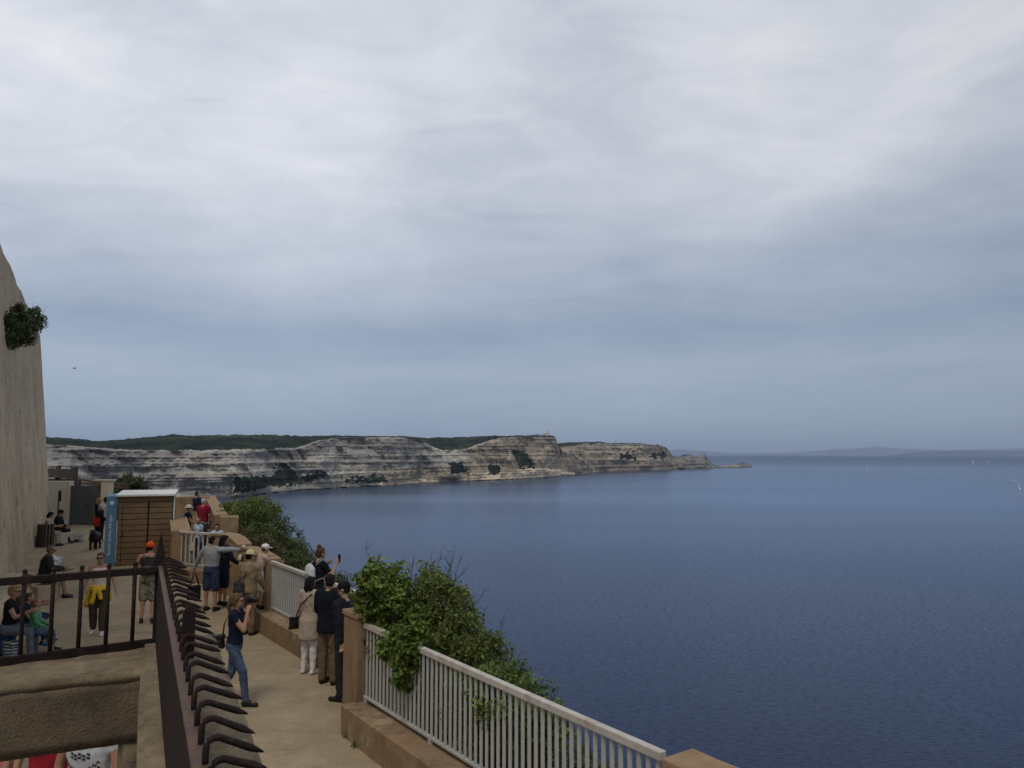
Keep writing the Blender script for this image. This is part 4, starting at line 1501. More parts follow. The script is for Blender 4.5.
def sailboat(label, px, py, s, rz, jib=True):
    p = atz(px, py, SEA)
    t = empty('sailboat', p, rz, label=label, cat='sailboat', group='sailing boats out on the sea')
    white = mat('hull_white', (.72, .72, .70), .3, .03)
    sail = mat('sail_cloth', (.80, .80, .78), .7, .03)
    bm = bmesh.new()
    rings = []
    for f, w, k in ((-.5, .75, .55), (-.3, .95, .3), (0, 1, .2), (.3, .7, .35), (.5, .03, .8)):
        x = f * 12
        rings.append([bm.verts.new((x, sg * w * 1.8 * a, z)) for sg, a, z in ((-1, 1, 1.3), (-1, .8, .3 * k), (0, 0, -.5 + .3 * k), (1, .8, .3 * k), (1, 1, 1.3))])
    for a, b in zip(rings, rings[1:]):
        for k in range(4): bm.faces.new((a[k], a[k + 1], b[k + 1], b[k]))
        bm.faces.new((a[4], a[0], b[0], b[4]))
    bm.faces.new(rings[0]); bm.faces.new(rings[-1][::-1])
    obj('hull', bm, white, t)
    bm = bmesh.new(); add_box(bm, (-.6, 0, 1.6), (4.4, 1.9, .7), 0, .2); obj('cabin', bm, white, t)
    bm = bmesh.new(); add_tube(bm, [(.6, 0, 1.2), (.6, 0, 18.4)], [.14, .09], 6); obj('mast', bm, mat('mast_metal', (.4, .4, .4), .4), t)
    def tri(name, foot0, foot1, head, belly):
        bm = bmesh.new(); N = 8
        rows = []
        for i in range(N + 1):
            f = i / N
            a = V(foot0).lerp(V(head), f); b = V(foot1).lerp(V(head), f * .97)
            rows.append([[bm.verts.new(a.lerp(b, g) + V((0, belly * sin(pi * g) * (1 - f) + o, 0))) for g in np.linspace(0, 1, 6)] for o in (-.03, .03)])
        for o in (0, 1):
            for r0, r1 in zip(rows, rows[1:]):
                for k in range(5): bm.faces.new((r0[o][k], r0[o][k + 1], r1[o][k + 1], r1[o][k]))
        obj(name, bm, sail, t)
    tri('mainsail', (.4, 0, 2.3), (-5.2, .5, 2.3), (.4, 0, 18), .7)
    if jib: tri('jib', (5.6, 0, 1.6), (.9, .5, 2), (.8, 0, 15.5), .6)
    t.scale = (s, s, s)
    return t


sailboat('nearest white sailboat at the right edge of the photo', 1019.5, 489.5, 1.08, R(68))
sailboat('lone white sailboat in the middle distance right of the rocky islet', 867.5, 471.2, 1.15, R(80))
sailboat('left one of the two small white sailboats near the horizon on the right', 973, 463, 1.3, R(110))
sailboat('right one of the two small white sailboats near the horizon on the right', 988.5, 463, 1.2, R(75))
sailboat('faintest tiny sailboat just below the horizon', 879.5, 458.6, 1.3, R(60))
p = atz(1013.5, 480.6, SEA)
t = empty('motorboat', p, R(20), label='tiny white motorboat just beyond the nearest sailboat', cat='motorboat')
bm = bmesh.new(); add_box(bm, (0, 0, .5), (7.5, 2.4, 1.1), 0, .4); obj('hull', bm, MATS['hull_white'], t)
bm = bmesh.new(); add_box(bm, (-.8, 0, 1.5), (2.4, 1.7, 1.2), 0, .3); obj('cabin', bm, MATS['hull_white'], t)
# gull
p = at(74.5, 368.5, 120)
t = empty('seagull', p, R(150), label='small dark gull gliding in the sky right of the rampart', cat='bird')
bm = bmesh.new(); add_tube(bm, [(0, -.26, 0), (0, -.12, .01), (0, .05, .02), (0, .2, .03), (0, .28, .02)], [.012, .05, .075, .05, .01], 8)
for s in (-1, 1):
    a = [V((s * .03, .1, .03)), V((s * .3, .14, .16)), V((s * .62, -.02, .10)), V((s * .3, .0, .15)), V((s * .03, -.08, .03))]
    up = [bm.verts.new(q + V((0, 0, .012))) for q in a]; dn_ = [bm.verts.new(q) for q in a]
    bm.faces.new(up); bm.faces.new(dn_[::-1])
    for i in range(5): bm.faces.new((up[i], up[(i + 1) % 5], dn_[(i + 1) % 5], dn_[i]))
obj('body', bm, mat('gull_feathers', (.12, .12, .13), .9), t)

# ------------------------------------------------------------------ people
SKIN = mat('skin', (.36, .205, .135), .6, .06, 8)
SKIN_TAN = mat('skin_tanned', (.29, .150, .09), .6, .06, 8)
SKIN_PINK = mat('skin_sunburnt', (.42, .20, .14), .6, .08, 6)


def cloth(name, c, var=.14, rough=.9):
    return mat('cloth_' + name, c, rough, var * 1.25, 7, .25, 120, .15, bdist=.004)


SCRATCH = bpy.data.scenes.new('scratch')


def remeshed(bm, voxel, smooth, wrinkle=0., wfreq=11., seed=0):
    bmesh.ops.recalc_face_normals(bm, faces=bm.faces[:])
    me = bpy.data.meshes.new('tmp'); bm.to_mesh(me); bm.free()
    o = bpy.data.objects.new('tmp', me); SCRATCH.collection.objects.link(o)
    md = o.modifiers.new('r', 'REMESH'); md.mode = 'VOXEL'; md.voxel_size = voxel; md.adaptivity = 0
    if smooth:
        ms = o.modifiers.new('s', 'SMOOTH'); ms.factor = .5; ms.iterations = smooth
    vl = SCRATCH.view_layers[0]; vl.update(); dg = vl.depsgraph
    out = bpy.data.meshes.new_from_object(o.evaluated_get(dg))
    bpy.data.objects.remove(o); bpy.data.meshes.remove(me)
    if wrinkle:             # soft folds in the cloth
        n = len(out.vertices)
        co = np.empty(n * 3); out.vertices.foreach_get('co', co); co = co.reshape(-1, 3)
        nr = np.empty(n * 3); out.vertices.foreach_get('normal', nr); nr = nr.reshape(-1, 3)
        q = co * wfreq * 2.2 + np.array([seed * 3.1, seed * 1.7, seed * .9])
        q[:, 2] *= .7
        w = q + 1.3 * np.sin(q[:, [1, 2, 0]] * .83 + 1.1) + .6 * np.sin(q[:, [2, 0, 1]] * 1.9)
        h = (np.sin(w[:, 0] + .5 * w[:, 2]) * np.sin(w[:, 1] - .7 * w[:, 2]) + .5 * np.sin(w[:, 0] * 2.1) * np.sin(w[:, 2] * 1.7 + w[:, 1]))
        co += nr * (h * wrinkle * .75)[:, None]
        out.vertices.foreach_set('co', co.ravel()); out.update()
    return out


def cone_caps(bm, p0, r0, p1, r1, n=12):
    p0, p1 = V(p0), V(p1)
    d = p1 - p0
    L = d.length
    if L < 1e-5: return
    d /= L
    ref = V((0, 0, 1)) if abs(d.z) < .9 else V((1, 0, 0))
    s = d.cross(ref).normalized(); u = s.cross(d)
    prof = [(-r0 * cos(a), r0 * sin(a)) for a in (.25, .65, 1.1)] + [(0, r0), (L, r1)] + [(L + r1 * cos(a), r1 * sin(a)) for a in (1.1, .65, .25)]
    rings = [[bm.verts.new(p0 + d * t + (s * cos(2 * pi * k / n) + u * sin(2 * pi * k / n)) * r) for k in range(n)] for t, r in prof]
    for a, b in zip(rings, rings[1:]):
        for k in range(n): bm.faces.new((a[k], a[(k + 1) % n], b[(k + 1) % n], b[k]))
    bm.faces.new(rings[0][::-1]); bm.faces.new(rings[-1])


def ellipsoid(bm, c, r, mt=None):
    m = Matrix.Translation(c) @ (mt or Matrix()) @ Matrix.Diagonal((*r, 1))
    bmesh.ops.create_uvsphere(bm, u_segments=16, v_segments=10, radius=1, matrix=m)


def loft(bm, rings, T, n=18):
    """rings: (z, rx, ry, yoff); T maps local points"""
    vv = [[bm.verts.new(T(V((rx * cos(2 * pi * k / n), y + ry * sin(2 * pi * k / n), z)))) for k in range(n)] for z, rx, ry, y in rings]
    for a, b in zip(vv, vv[1:]):
        for k in range(n): bm.faces.new((a[k], a[(k + 1) % n], b[(k + 1) % n], b[k]))
    bm.faces.new(vv[0][::-1]); bm.faces.new(vv[-1])


PEOPLE = {}


class Person:
    """a posed figure: x to its right, y ahead, z up; facing rz=0 is away from the camera"""

    def __init__(s, key, label, pos, rz, h, ual=(-.14, .05, -1), fal=(-.02, .22, -1), uar=(.14, .05, -1), far=(.02, .22, -1),
                 thl=(-.02, .03, -1), shl=(0, -.03, -1), thr=(.02, .03, -1), shr=(0, -.03, -1), lean=0, seat=None,
                 skin=SKIN, female=False, head_turn=0, head_nod=0, fine=False, child=False, group=None, bulk=1.0, twist=0):
        s.k = h / 1.72
        s.h = h
        s.root = empty('person', pos, rz, label=label, cat='person', group=group)
        s.fine = fine
        s.vox = .0095 if fine else .0125
        s.female, s.bulk, s.child = female, bulk, child
        k = s.k
        s.pz = (seat + .085) / k if seat is not None else .93
        if seat is None:
            # let the lower foot touch the ground
            def drop(th, sh): return .42 * V(th).normalized().z + .42 * V(sh).normalized().z
            s.pz = .04 + .085 - min(drop(thl, shl), drop(thr, shr))
        Rl = Matrix.Rotation(-R(lean), 4, 'X')
        P0 = V((0, 0, s.pz))

        def T(p):               # torso points given relative to a pelvis at z=.93
            q = p - V((0, 0, .93))
            f = max(0, min(1, q.z / .5))
            q = Matrix.Rotation(R(twist) * f, 4, 'Z') @ q
            return P0 + Rl @ q
        s.T = T
        sw = (.172 if female else .190) * (.5 + .5 * bulk)
        hs = 1.12 if child else 1.0
        J = {}
        J['neck'] = T(V((0, -.01, 1.45))); J['head'] = T(V((0, .02, 1.605 + (.02 if child else 0))))
        J['shl'] = T(V((-sw, 0, 1.405))); J['shr'] = T(V((sw, 0, 1.405)))
        for sd_, ua, fa in (('l', ual, fal), ('r', uar, far)):
            e = J['sh' + sd_] + V(ua).normalized() * .285
            w = e + V(fa).normalized() * .25
            J['e' + sd_], J['w' + sd_] = e, w
            J['hd' + sd_] = V(fa).normalized()
        for sd_, sx, th, sh in (('l', -1, thl, shl), ('r', 1, thr, shr)):
            hip = P0 + V((sx * .09, 0, -.03))
            kn = hip + V(th).normalized() * .42
            an = kn + V(sh).normalized() * .42
            J['h' + sd_], J['k' + sd_], J['a' + sd_] = hip, kn, an
            f = V(sh).normalized()
            toe = V((sx * .12, 1, 0)) + V((0, f.y * 1.0 - .02, 0)) * 0
            toe = V((sx * .12, 1, -max(0, -f.y - .25) * 1.2)).normalized()
            J['t' + sd_] = toe
        s.J = J
        s.Mh = Matrix.Rotation(R(head_turn), 4, 'Z') @ Matrix.Rotation(-R(head_nod + lean * .35), 4, 'X')
        s.hs = hs
        s.skin = skin
        s._body()
        PEOPLE[key] = s

    def W(s, p):                # local (scaled) to world
        m = Matrix.Translation(s.root.location) @ Matrix.Rotation(s.root.rotation_euler.z, 4, 'Z')
        return m @ (V(p) * s.k)

    def part(s, name, bm, m, voxel=None, smooth=4, wrinkle=0., label=None, wfreq=11.):
        for v in bm.verts: v.co *= s.k
        if voxel is False:
            o = obj(name, bm, m, s.root, True)
        else:
            o = link(name, remeshed(bm, voxel or s.vox, smooth, wrinkle, wfreq, len(PEOPLE)), m, s.root, True)
        if label: o['label'] = label
        return o

    def rings(s, g=0.):
        b = s.bulk
        if s.female:
            r = [(.83, .10, .08, 0), (.88, .165, .115, -.01), (.95, .170, .118, -.012), (1.03, .142, .10, 0), (1.10, .128, .092, .004), (1.18, .138, .098, .008),
                 (1.26, .152, .115, .016), (1.33, .155, .105, .008), (1.40, .150, .082, -.005), (1.44, .09, .065, -.01), (1.47, .055, .055, -.01)]
        else:
            r = [(.83, .10, .08, 0), (.88, .158, .115, -.005), (.95, .160, .115, 0), (1.03, .148, .105, .004), (1.10, .148, .103, .006), (1.18, .158, .107, .006),
                 (1.26, .172, .115, .008), (1.33, .176, .112, .002), (1.40, .165, .085, -.005), (1.44, .10, .068, -.01), (1.47, .06, .058, -.01)]
        return [(z, (rx * b) + g, (ry * b) + g, y) for z, rx, ry, y in r]

    def _body(s):
        J, bm, b = s.J, bmesh.new(), s.bulk
        loft(bm, s.rings(-.008), s.T)
        cone_caps(bm, J['neck'] - (J['head'] - J['neck']) * .25, .056, J['head'] - V((0, 0, .03)), .05)
        Mh = Matrix.Translation(J['head']) @ s.Mh @ Matrix.Scale(s.hs, 4)
        def he(c, r): ellipsoid(bm, (0, 0, 0), r, Mh @ Matrix.Translation(c))
        he((0, -.012, .025), (.076, .094, .090)); he((0, .018, -.045), (.058, .068, .070)); he((0, .05, -.075), (.032, .03, .032))
        he((0, .094, -.018), (.012, .018, .024)); he((0, .072, .03), (.055, .024, .02)); he((0, .078, -.058), (.026, .012, .011))
        for sx in (-1, 1): he((sx * .076, -.01, -.008), (.012, .02, .03))
        for q in 'lr':
            cone_caps(bm, J['sh' + q], .054 * b, J['e' + q], .040); cone_caps(bm, J['e' + q], .040, J['w' + q], .026)
            cone_caps(bm, J['sh' + q].lerp(J['neck'], .6), .05, J['sh' + q], .052)
            d = J['hd' + q]
            sx = -1 if q == 'l' else 1
            side = d.cross(V((sx, 0, 0)))
            side = (side if side.length > .1 else V((0, 1, 0))).normalized()
            nrm = d.cross(side).normalized()
            p = J['w' + q]
            for o in (-.022, 0, .022):
                cone_caps(bm, p + d * .015 + side * o * .7, .016, p + d * .085 + side * o, .015, 8)
            for i, (o, ln) in enumerate(((-.030, .062), (-.010, .076), (.010, .080), (.030, .070))):
                a = p + d * .085 + side * o
                m1 = a + (d * .9 + nrm * .28 * sx).normalized() * ln * .5
                m2 = m1 + (d * .6 + nrm * .75 * sx).normalized() * ln * .5
                cone_caps(bm, a, .0105, m1, .0095, 7); cone_caps(bm, m1, .0095, m2, .008, 7)
            a = p + d * .03 + side * -.03
            m1 = a + (d * .6 - side * .8).normalized() * .04
            cone_caps(bm, a, .013, m1, .011, 7); cone_caps(bm, m1, .011, m1 + (d + nrm * .4 * sx).normalized() * .032, .009, 7)
            cone_caps(bm, J['h' + q], .082 * b, J['k' + q], .054); cone_caps(bm, J['k' + q], .052, J['a' + q], .036)
            sd_ = (J['a' + q] - J['k' + q])
            cone_caps(bm, J['k' + q] + sd_ * .18 + V((0, -.012, 0)), .054, J['k' + q] + sd_ * .5, .042)
            t = J['t' + q]
            cone_caps(bm, J['a' + q] + V((0, -.03, -.03)), .036, J['a' + q] + t * .13 + V((0, 0, -.052)), .030)
        s.body = s.part('body', bm, s.skin, smooth=3)

    # -- clothes
    def top(s, m, sleeve=.5, z0=.90, z1=1.46, g=.014, name='shirt', wr=.0085, fa=0., flare=0., label=None):
        bm = bmesh.new()
        R_ = []
        for z, rx, ry, y in s.rings(g):
            if z > z1 + .001: continue
            if z < .9: continue
            R_.append((z, rx, ry, y))
        if z0 < .9:
            base = s.rings(g)[2]
            n = 4
            for i in range(n):
                z = z0 + (.9 - z0) * i / n
                f = flare * (.9 - z)
                R_.insert(i, (z, base[1] + f, base[2] + f + .01, base[3]))
        else:
            R_ = [r for r in R_ if r[0] >= z0 - .04]
            R_[0] = (z0, *R_[0][1:])
        loft(bm, R_, s.T)
        J = s.J
        for q in 'lr':
            if sleeve <= 0: continue
            e = J['sh' + q].lerp(J['e' + q], min(1, sleeve))
            cone_caps(bm, J['sh' + q].lerp(J['neck'], .5), .055 + g, J['sh' + q], .056 + g * .9)
            cone_caps(bm, J['sh' + q], .058 * s.bulk + g * .7, e, .048 + g * .6)
            if fa > 0:
                cone_caps(bm, J['e' + q], .046 + g * .5, J['e' + q].lerp(J['w' + q], fa), .034 + g * .5)
        return s.part(name, bm, m, s.vox * 1.35, 3, wr, label)

    def legs(s, m, lo=1.0, g=.014, name='trousers', wr=.0085, loose=0., label=None):
        """lo: 0..1 to the knee, 1..2 on down to the ankle"""
        bm = bmesh.new(); J = s.J
        loft(bm, [(z, rx, ry, y) for z, rx, ry, y in s.rings(g) if .80 < z < 1.04], s.T)
        for q in 'lr':
            h, k, a = J['h' + q], J['k' + q], J['a' + q]
            f = min(1, lo)
            cone_caps(bm, h, .084 * s.bulk + g, h.lerp(k, f), .084 * (1 - f) * s.bulk + .057 * f + g + loose)
            if lo > 1:
                cone_caps(bm, k, .057 + g + loose, k.lerp(a, lo - 1), .042 + g + loose * 1.2)
                cone_caps(bm, k.lerp(a, .15) + V((0, -.01, 0)), .056 + g * .8 + loose, k.lerp(a, .5), .046 + g + loose)
        return s.part(name, bm, m, s.vox * 1.35, 3, wr, label)

    def shoes(s, m, sole=None):
        for q in 'lr':
            bm = bmesh.new(); a, t = s.J['a' + q], s.J['t' + q]
            up = V((0, 0, 1))
            b0 = a + V((0, -.035, -.048)); b1 = a + t * .165 + V((0, 0, -.062))
            cone_caps(bm, b0, .042, b1, .036); cone_caps(bm, a + V((0, -.01, -.01)), .044, a + t * .07 + V((0, 0, -.045)), .042)
            s.part('shoe', bm, m, s.vox * .95, 2)

    def hair(s, style, c):
        m = mat('hair_%s' % c[0], c[1], .75, .3, 30, .4, 90, .12, stretch=(1, 1, .25))
        bm = bmesh.new()
        Mh = Matrix.Translation(s.J['head']) @ s.Mh @ Matrix.Scale(s.hs, 4)
        def he(c_, r): ellipsoid(bm, (0, 0, 0), r, Mh @ Matrix.Translation(c_))
        def cc(a, ra, b, rb): cone_caps(bm, Mh @ V(a), ra * s.hs, Mh @ V(b), rb * s.hs, 10)
        if style in ('short', 'pony', 'bun', 'long', 'bob'):
            he((0, -.026, .040), (.086, .096, .086)); he((0, -.056, -.01), (.078, .056, .075))
            he((0, .03, .088), (.062, .05, .032))
        if style == 'pony':
            cc((0, -.105, .03), .034, (0, -.135, -.08), .036); cc((0, -.135, -.08), .036, (.01, -.115, -.20), .022); cc((.01, -.115, -.20), .022, (.02, -.10, -.27), .008)
            for sx in (-1, 1): cc((sx * .078, .0, .04), .022, (sx * .072, -.03, -.08), .014)
        if style == 'bun':
            he((0, -.05, .145), (.046, .046, .042))
        if style in ('long', 'bob'):
            L = -.30 if style == 'long' else -.13
            for sx in (-1, 1):
                cc((sx * .075, -.01, .03), .03, (sx * .082, -.03, L * .6), .034); cc((sx * .082, -.03, L * .6), .034, (sx * .07, -.05, L), .022)
            cc((0, -.075, 0), .058, (0, -.085, L * .7), .05); cc((0, -.085, L * .7), .05, (0, -.08, L), .035)
        if style == 'crop':
            he((0, -.022, .036), (.081, .092, .083)); he((0, -.05, -.01), (.074, .052, .06))
        o = s.part('hair', bm, m, s.vox * .9, 1, .004, wfreq=26)
        return o

    def hat(s, style, m, band=None):
        Mh = Matrix.Translation(s.J['head']) @ s.Mh @ Matrix.Scale(s.hs, 4)
        bm = bmesh.new()
        def he(c_, r): ellipsoid(bm, (0, 0, 0), r, Mh @ Matrix.Translation(c_))
        if style == 'straw':
            he((0, -.01, .045), (.165, .175, .014)); he((0, -.01, .075), (.092, .106, .078))
        elif style == 'cap':
            he((0, -.012, .052), (.092, .104, .078)); he((0, .115, .042), (.07, .075, .010))
        elif style == 'cap_back':
            he((0, -.012, .056), (.092, .104, .078)); he((0, -.09, .03), (.05, .05, .012))
        else:
            he((0, -.015, .048), (.091, .104, .088))
        s.part('hat', bm, m, s.vox * .75, 1)
        if band:
            bm = bmesh.new(); he((0, -.01, .064), (.096, .110, .018)); s.part('hat_band', bm, band, False)

    def glasses(s):
        Mh = Matrix.Translation(s.J['head']) @ s.Mh @ Matrix.Scale(s.hs, 4)
        bm = bmesh.new()
        for sx in (-1, 1):
            ellipsoid(bm, (0, 0, 0), (.030, .012, .021), Mh @ Matrix.Translation((sx * .034, .092, .012)))
            cone_caps(bm, Mh @ V((sx * .062, .086, .016)), .005, Mh @ V((sx * .084, -.01, .016)), .004, 6)
        cone_caps(bm, Mh @ V((-.02, .1, .016)), .004, Mh @ V((.02, .1, .016)), .004, 6)
        s.part('sunglasses', bm, mat('dark_lens', (.008, .008, .010), .15), False)

    def eyes(s):
        Mh = Matrix.Translation(s.J['head']) @ s.Mh @ Matrix.Scale(s.hs, 4)
        bm = bmesh.new()
        for sx in (-1, 1): ellipsoid(bm, (0, 0, 0), (.013, .007, .007), Mh @ Matrix.Translation((sx * .031, .084, .010)))
        s.part('eyes', bm, mat('eye_dark', (.03, .02, .015), .3), False)
        bm = bmesh.new()
        ellipsoid(bm, (0, 0, 0), (.024, .006, .007), Mh @ Matrix.Translation((0, .090, -.058)))
        s.part('lips', bm, mat('lip', (.30, .11, .09), .5), False)

    def belt(s, m, z=1.0, name='belt'):
        bm = bmesh.new(); r = s.rings(.03)
        loft(bm, [(z - .03, r[2][1], r[2][2], 0), (z + .03, r[2][1], r[2][2], 0)], s.T)
        return s.part(name, bm, m, s.vox, 2, .006)


BROWN = ('brown', (.075, .042, .022)); DARK = ('dark', (.012, .009, .008)); BLONDE = ('blonde', (.24, .15, .068)); LIGHT = ('lightbrown', (.105, .066, .037)); GREY = ('grey', (.42, .40, .36)); FAIR = ('fair', (.36, .25, .13))
black = cloth('black', (.010, .010, .012)); navy = cloth('navy', (.010, .013, .032)); navy_dark = cloth('navy_dark', (.008, .010, .018)); white = cloth('white', (.62, .61, .59), .06)
denim = cloth('denim', (.06, .088, .145), .45); denim_dark = cloth('dark_denim', (.025, .038, .075), .3); grey_top = cloth('grey', (.25, .265, .29), .08)
tan = cloth('tan', (.22, .165, .10)); khaki = cloth('khaki', (.13, .095, .058)); beige = cloth('beige', (.36, .29, .225), .08)
yellow = cloth('yellow', (.58, .40, .035)); orange = cloth('orange', (.62, .075, .02)); red = cloth('red', (.30, .012, .016)); crimson = cloth('crimson', (.22, .012, .03))
blue = cloth('blue', (.05, .14, .30)); pale_blue = cloth('pale_blue', (.35, .45, .58)); grey_jean = cloth('grey_jeans', (.12, .14, .175), .25)
straw = mat('straw', (.55, .44, .26), .9, .15, 30, .4, 120)
camo = mat('camouflage', (.16, .14, .09), .9, .3, 14, color2=(.34, .30, .21)); layer(camo, (.05, .05, .04), 11, .52, .6, amt=.9)
pattern = mat('patterned_dark', (.018, .014, .012), .9, .3, 45, color2=(.10, .075, .05))
green_stripe = stripes('green_stripes', (.02, .17, .07), (.14, .36, .2), 9, 'Z', .62)
tan_stripe = stripes('tan_stripes', (.24, .14, .09), (.50, .43, .36), 8, 'Z', .5)
dots = mat('dotted_black', (.01, .01, .012), .9, .1, 30); layer(dots, (.6, .6, .6), 34, .66, .68)
print_white = mat('printed_white', (.42, .415, .41), .9, .05, 6)
black_leather = mat('black_leather', (.010, .009, .010), .55, .3, 20, .2, 60)
nude = cloth('nude', (.60, .47, .41), .06)
straw_band = cloth('hat_band', (.03, .025, .02))


def strap(bm, pts, w=.012):
    add_tube(bm, pts, w, 6)


def bag(name, label, cat, pos, rz, size, m, straps=(), mstrap=None, flap=True, group=None):
    t = empty(name, pos, rz, label=label, cat=cat, group=group)
    bm = bmesh.new()
    x, y, z = size
    for sx in (-.5, .5):
        for sz in (-.5, .5):
            ellipsoid(bm, (sx * x * .7, 0, sz * z * .7), (x * .18, y * .42, z * .18))
    add_box(bm, (0, 0, 0), (x * .86, y * .7, z * .86))
    ellipsoid(bm, (0, 0, -z * .1), (x * .5, y * .55, z * .42))
    link('pouch', remeshed(bm, .011, 5, .006), m, t, True)
    if flap:
        bm = bmesh.new(); add_box(bm, (0, y * .34, z * .2), (x * .8, y * .22, z * .42), 0, .01)
        link('flap', remeshed(bm, .009, 3, .003), m, t, True)
    inv = (Matrix.Translation(pos) @ Matrix.Rotation(rz, 4, 'Z')).inverted()
    for pts in straps:
        bm = bmesh.new()
        add_tube(bm, [inv @ V(p) for p in pts], .011, 6)
        obj('strap', bm, mstrap or m, t, True)
    return t


def backpack(P, label, m, m2, size=(.29, .16, .42), z=1.2):
    pos = P.W(P.T(V((0, -.115 - size[1] * .45, z))))
    t = empty('backpack', pos, P.root.rotation_euler.z, label=label, cat='backpack')
    x, y, zz = [q * P.k for q in size]
    bm = bmesh.new(); ellipsoid(bm, (0, 0, 0), (x * .5, y * .55, zz * .52)); add_box(bm, (0, .01, -.03), (x * .86, y * .8, zz * .8), 0, .03)
    link('main_pocket', remeshed(bm, .012, 6, .006), m, t, True)
    bm = bmesh.new(); ellipsoid(bm, (0, -y * .36, -zz * .16), (x * .38, y * .26, zz * .27))
    link('front_pocket', remeshed(bm, .011, 3, .004), m2, t, True)
    inv = (Matrix.Translation(pos) @ Matrix.Rotation(P.root.rotation_euler.z, 4, 'Z')).inverted()
    for sx in (-1, 1):
        pts = [P.T(V((sx * .10, -.13, 1.38))), P.T(V((sx * .115, -.03, 1.475))), P.T(V((sx * .12, .06, 1.43))), P.T(V((sx * .125, .125, 1.30))), P.T(V((sx * .15, .09, 1.16))), P.T(V((sx * .14, -.12, 1.08)))]
        bm = bmesh.new(); add_tube(bm, [inv @ P.W(p) for p in pts], .017 * P.k, 6)
        obj('strap', bm, m2, t, True)
    return t


def stand(px, py):              # ground point under the feet
    return G(px, py)


D = R
# --- the photographer girl in front
p = Person('girl', 'girl in a navy top and blue jeans photographing the sea, ponytail', stand(233, 705), D(-86), 1.64,
           uar=(.02, .62, -.78), far=(-.28, .12, 1), ual=(.12, .70, -.6), fal=(.30, .05, .95), thr=(.02, .42, -1), shr=(0, .14, -1), thl=(-.02, -.16, -1), shl=(0, -.58, -1), female=True, fine=True, head_nod=2)
p.top(navy, .35, .93, 1.45); p.legs(denim, 2.0, .010); p.shoes(black_leather); p.hair('pony', LIGHT); p.eyes()
cpos = p.W(p.J['head'] + V((.01, .16, .015)))
t = empty('camera', cpos, p.root.rotation_euler.z, label='black camera held to the eye of the girl in the navy top', cat='camera')
bm = bmesh.new(); add_box(bm, (0, 0, 0), (.13, .065, .09), 0, .012); add_box(bm, (0, 0, .055), (.05, .05, .03), 0, .008); obj('housing', bm, MATS['black_metal'], t)
bm = bmesh.new(); add_tube(bm, [(0, .03, 0), (0, .08, 0), (0, .085, 0), (0, .15, 0)], [.034, .034, .039, .039], 14); obj('lens', bm, MATS['black_metal'], t, True)
bag('shoulder_bag', 'black camera bag hanging behind the hip of the girl in navy', 'bag', p.W((-.02, -.30, .98)), p.root.rotation_euler.z + R(80), (.27, .17, .21), black_leather,
    [[p.W((-.03, -.20, 1.03)), p.W((.06, -.16, 1.25)), p.W((.10, -.05, 1.47)), p.W((.05, .09, 1.42)), p.W((-.14, .11, 1.2)), p.W((-.2, -.05, 1.02)), p.W((-.08, -.26, 1.0))]], flap=False)
# --- walkers on the left side of the path
p = Person('yellow', 'woman in sunglasses walking with a yellow jumper tied round her waist', stand(97, 635), D(198), 1.66, ual=(-.38, -.05, -1), fal=(-.25, .25, -1), uar=(.30, .02, -1), far=(.15, .2, -1),
           thl=(-.03, .16, -1), shl=(0, .02, -1), thr=(.03, -.02, -1), shr=(0, -.3, -1), female=True)
p.top(nude, 0, .98, 1.42, .01, 'sleeveless_top'); p.legs(pattern, 1.86, .018, loose=.012); p.shoes(white); p.hair('short', LIGHT); p.glasses()
bm = bmesh.new(); r = p.rings(.045)
loft(bm, [(.93, r[2][1], r[2][2], 0), (1.03, r[2][1] - .02, r[2][2] - .02, 0)], p.T)
ellipsoid(bm, p.T(V((.03, .15, .97))), (.05, .04, .045))
cone_caps(bm, p.T(V((.05, .16, .96))), .045, p.T(V((.10, .19, .70))), .05); cone_caps(bm, p.T(V((-.02, .16, .96))), .04, p.T(V((-.06, .18, .78))), .05)
cone_caps(bm, p.T(V((.16, .03, .95))), .05, p.T(V((.24, .02, .62))), .06); cone_caps(bm, p.T(V((.2, -.05, .9))), .05, p.T(V((.22, -.08, .6))), .06)
cone_caps(bm, p.T(V((-.17, .02, .95))), .05, p.T(V((-.21, .02, .72))), .05); cone_caps(bm, p.T(V((0, -.15, .93))), .06, p.T(V((0, -.17, .6))), .10)
p.part('tied_jumper', bm, yellow, .013, 3, .012)
p = Person('orangecap', 'bare shouldered man in an orange cap and camouflage shorts walking away', stand(147, 622), D(14), 1.74, ual=(-.36, -.05, -1), fal=(-.15, .25, -1), uar=(.3, .0, -1), far=(.1, .4, -1),
           thl=(-.02, .02, -1), shl=(0, -.28, -1), thr=(.06, -.14, -1), shr=(.06, -.34, -1), skin=SKIN_PINK)
p.top(cloth('dark_vest', (.03, .028, .03)), 0, .92, 1.40, .012, 'vest'); p.legs(camo, .97, .022, 'shorts', loose=.02); p.shoes(black_leather); p.hair('crop', DARK); p.hat('beanie', orange)
backpack(p, 'black backpack on the man in the orange cap', cloth('charcoal', (.03, .03, .034)), cloth('pack_trim', (.13, .13, .14)), z=1.22)
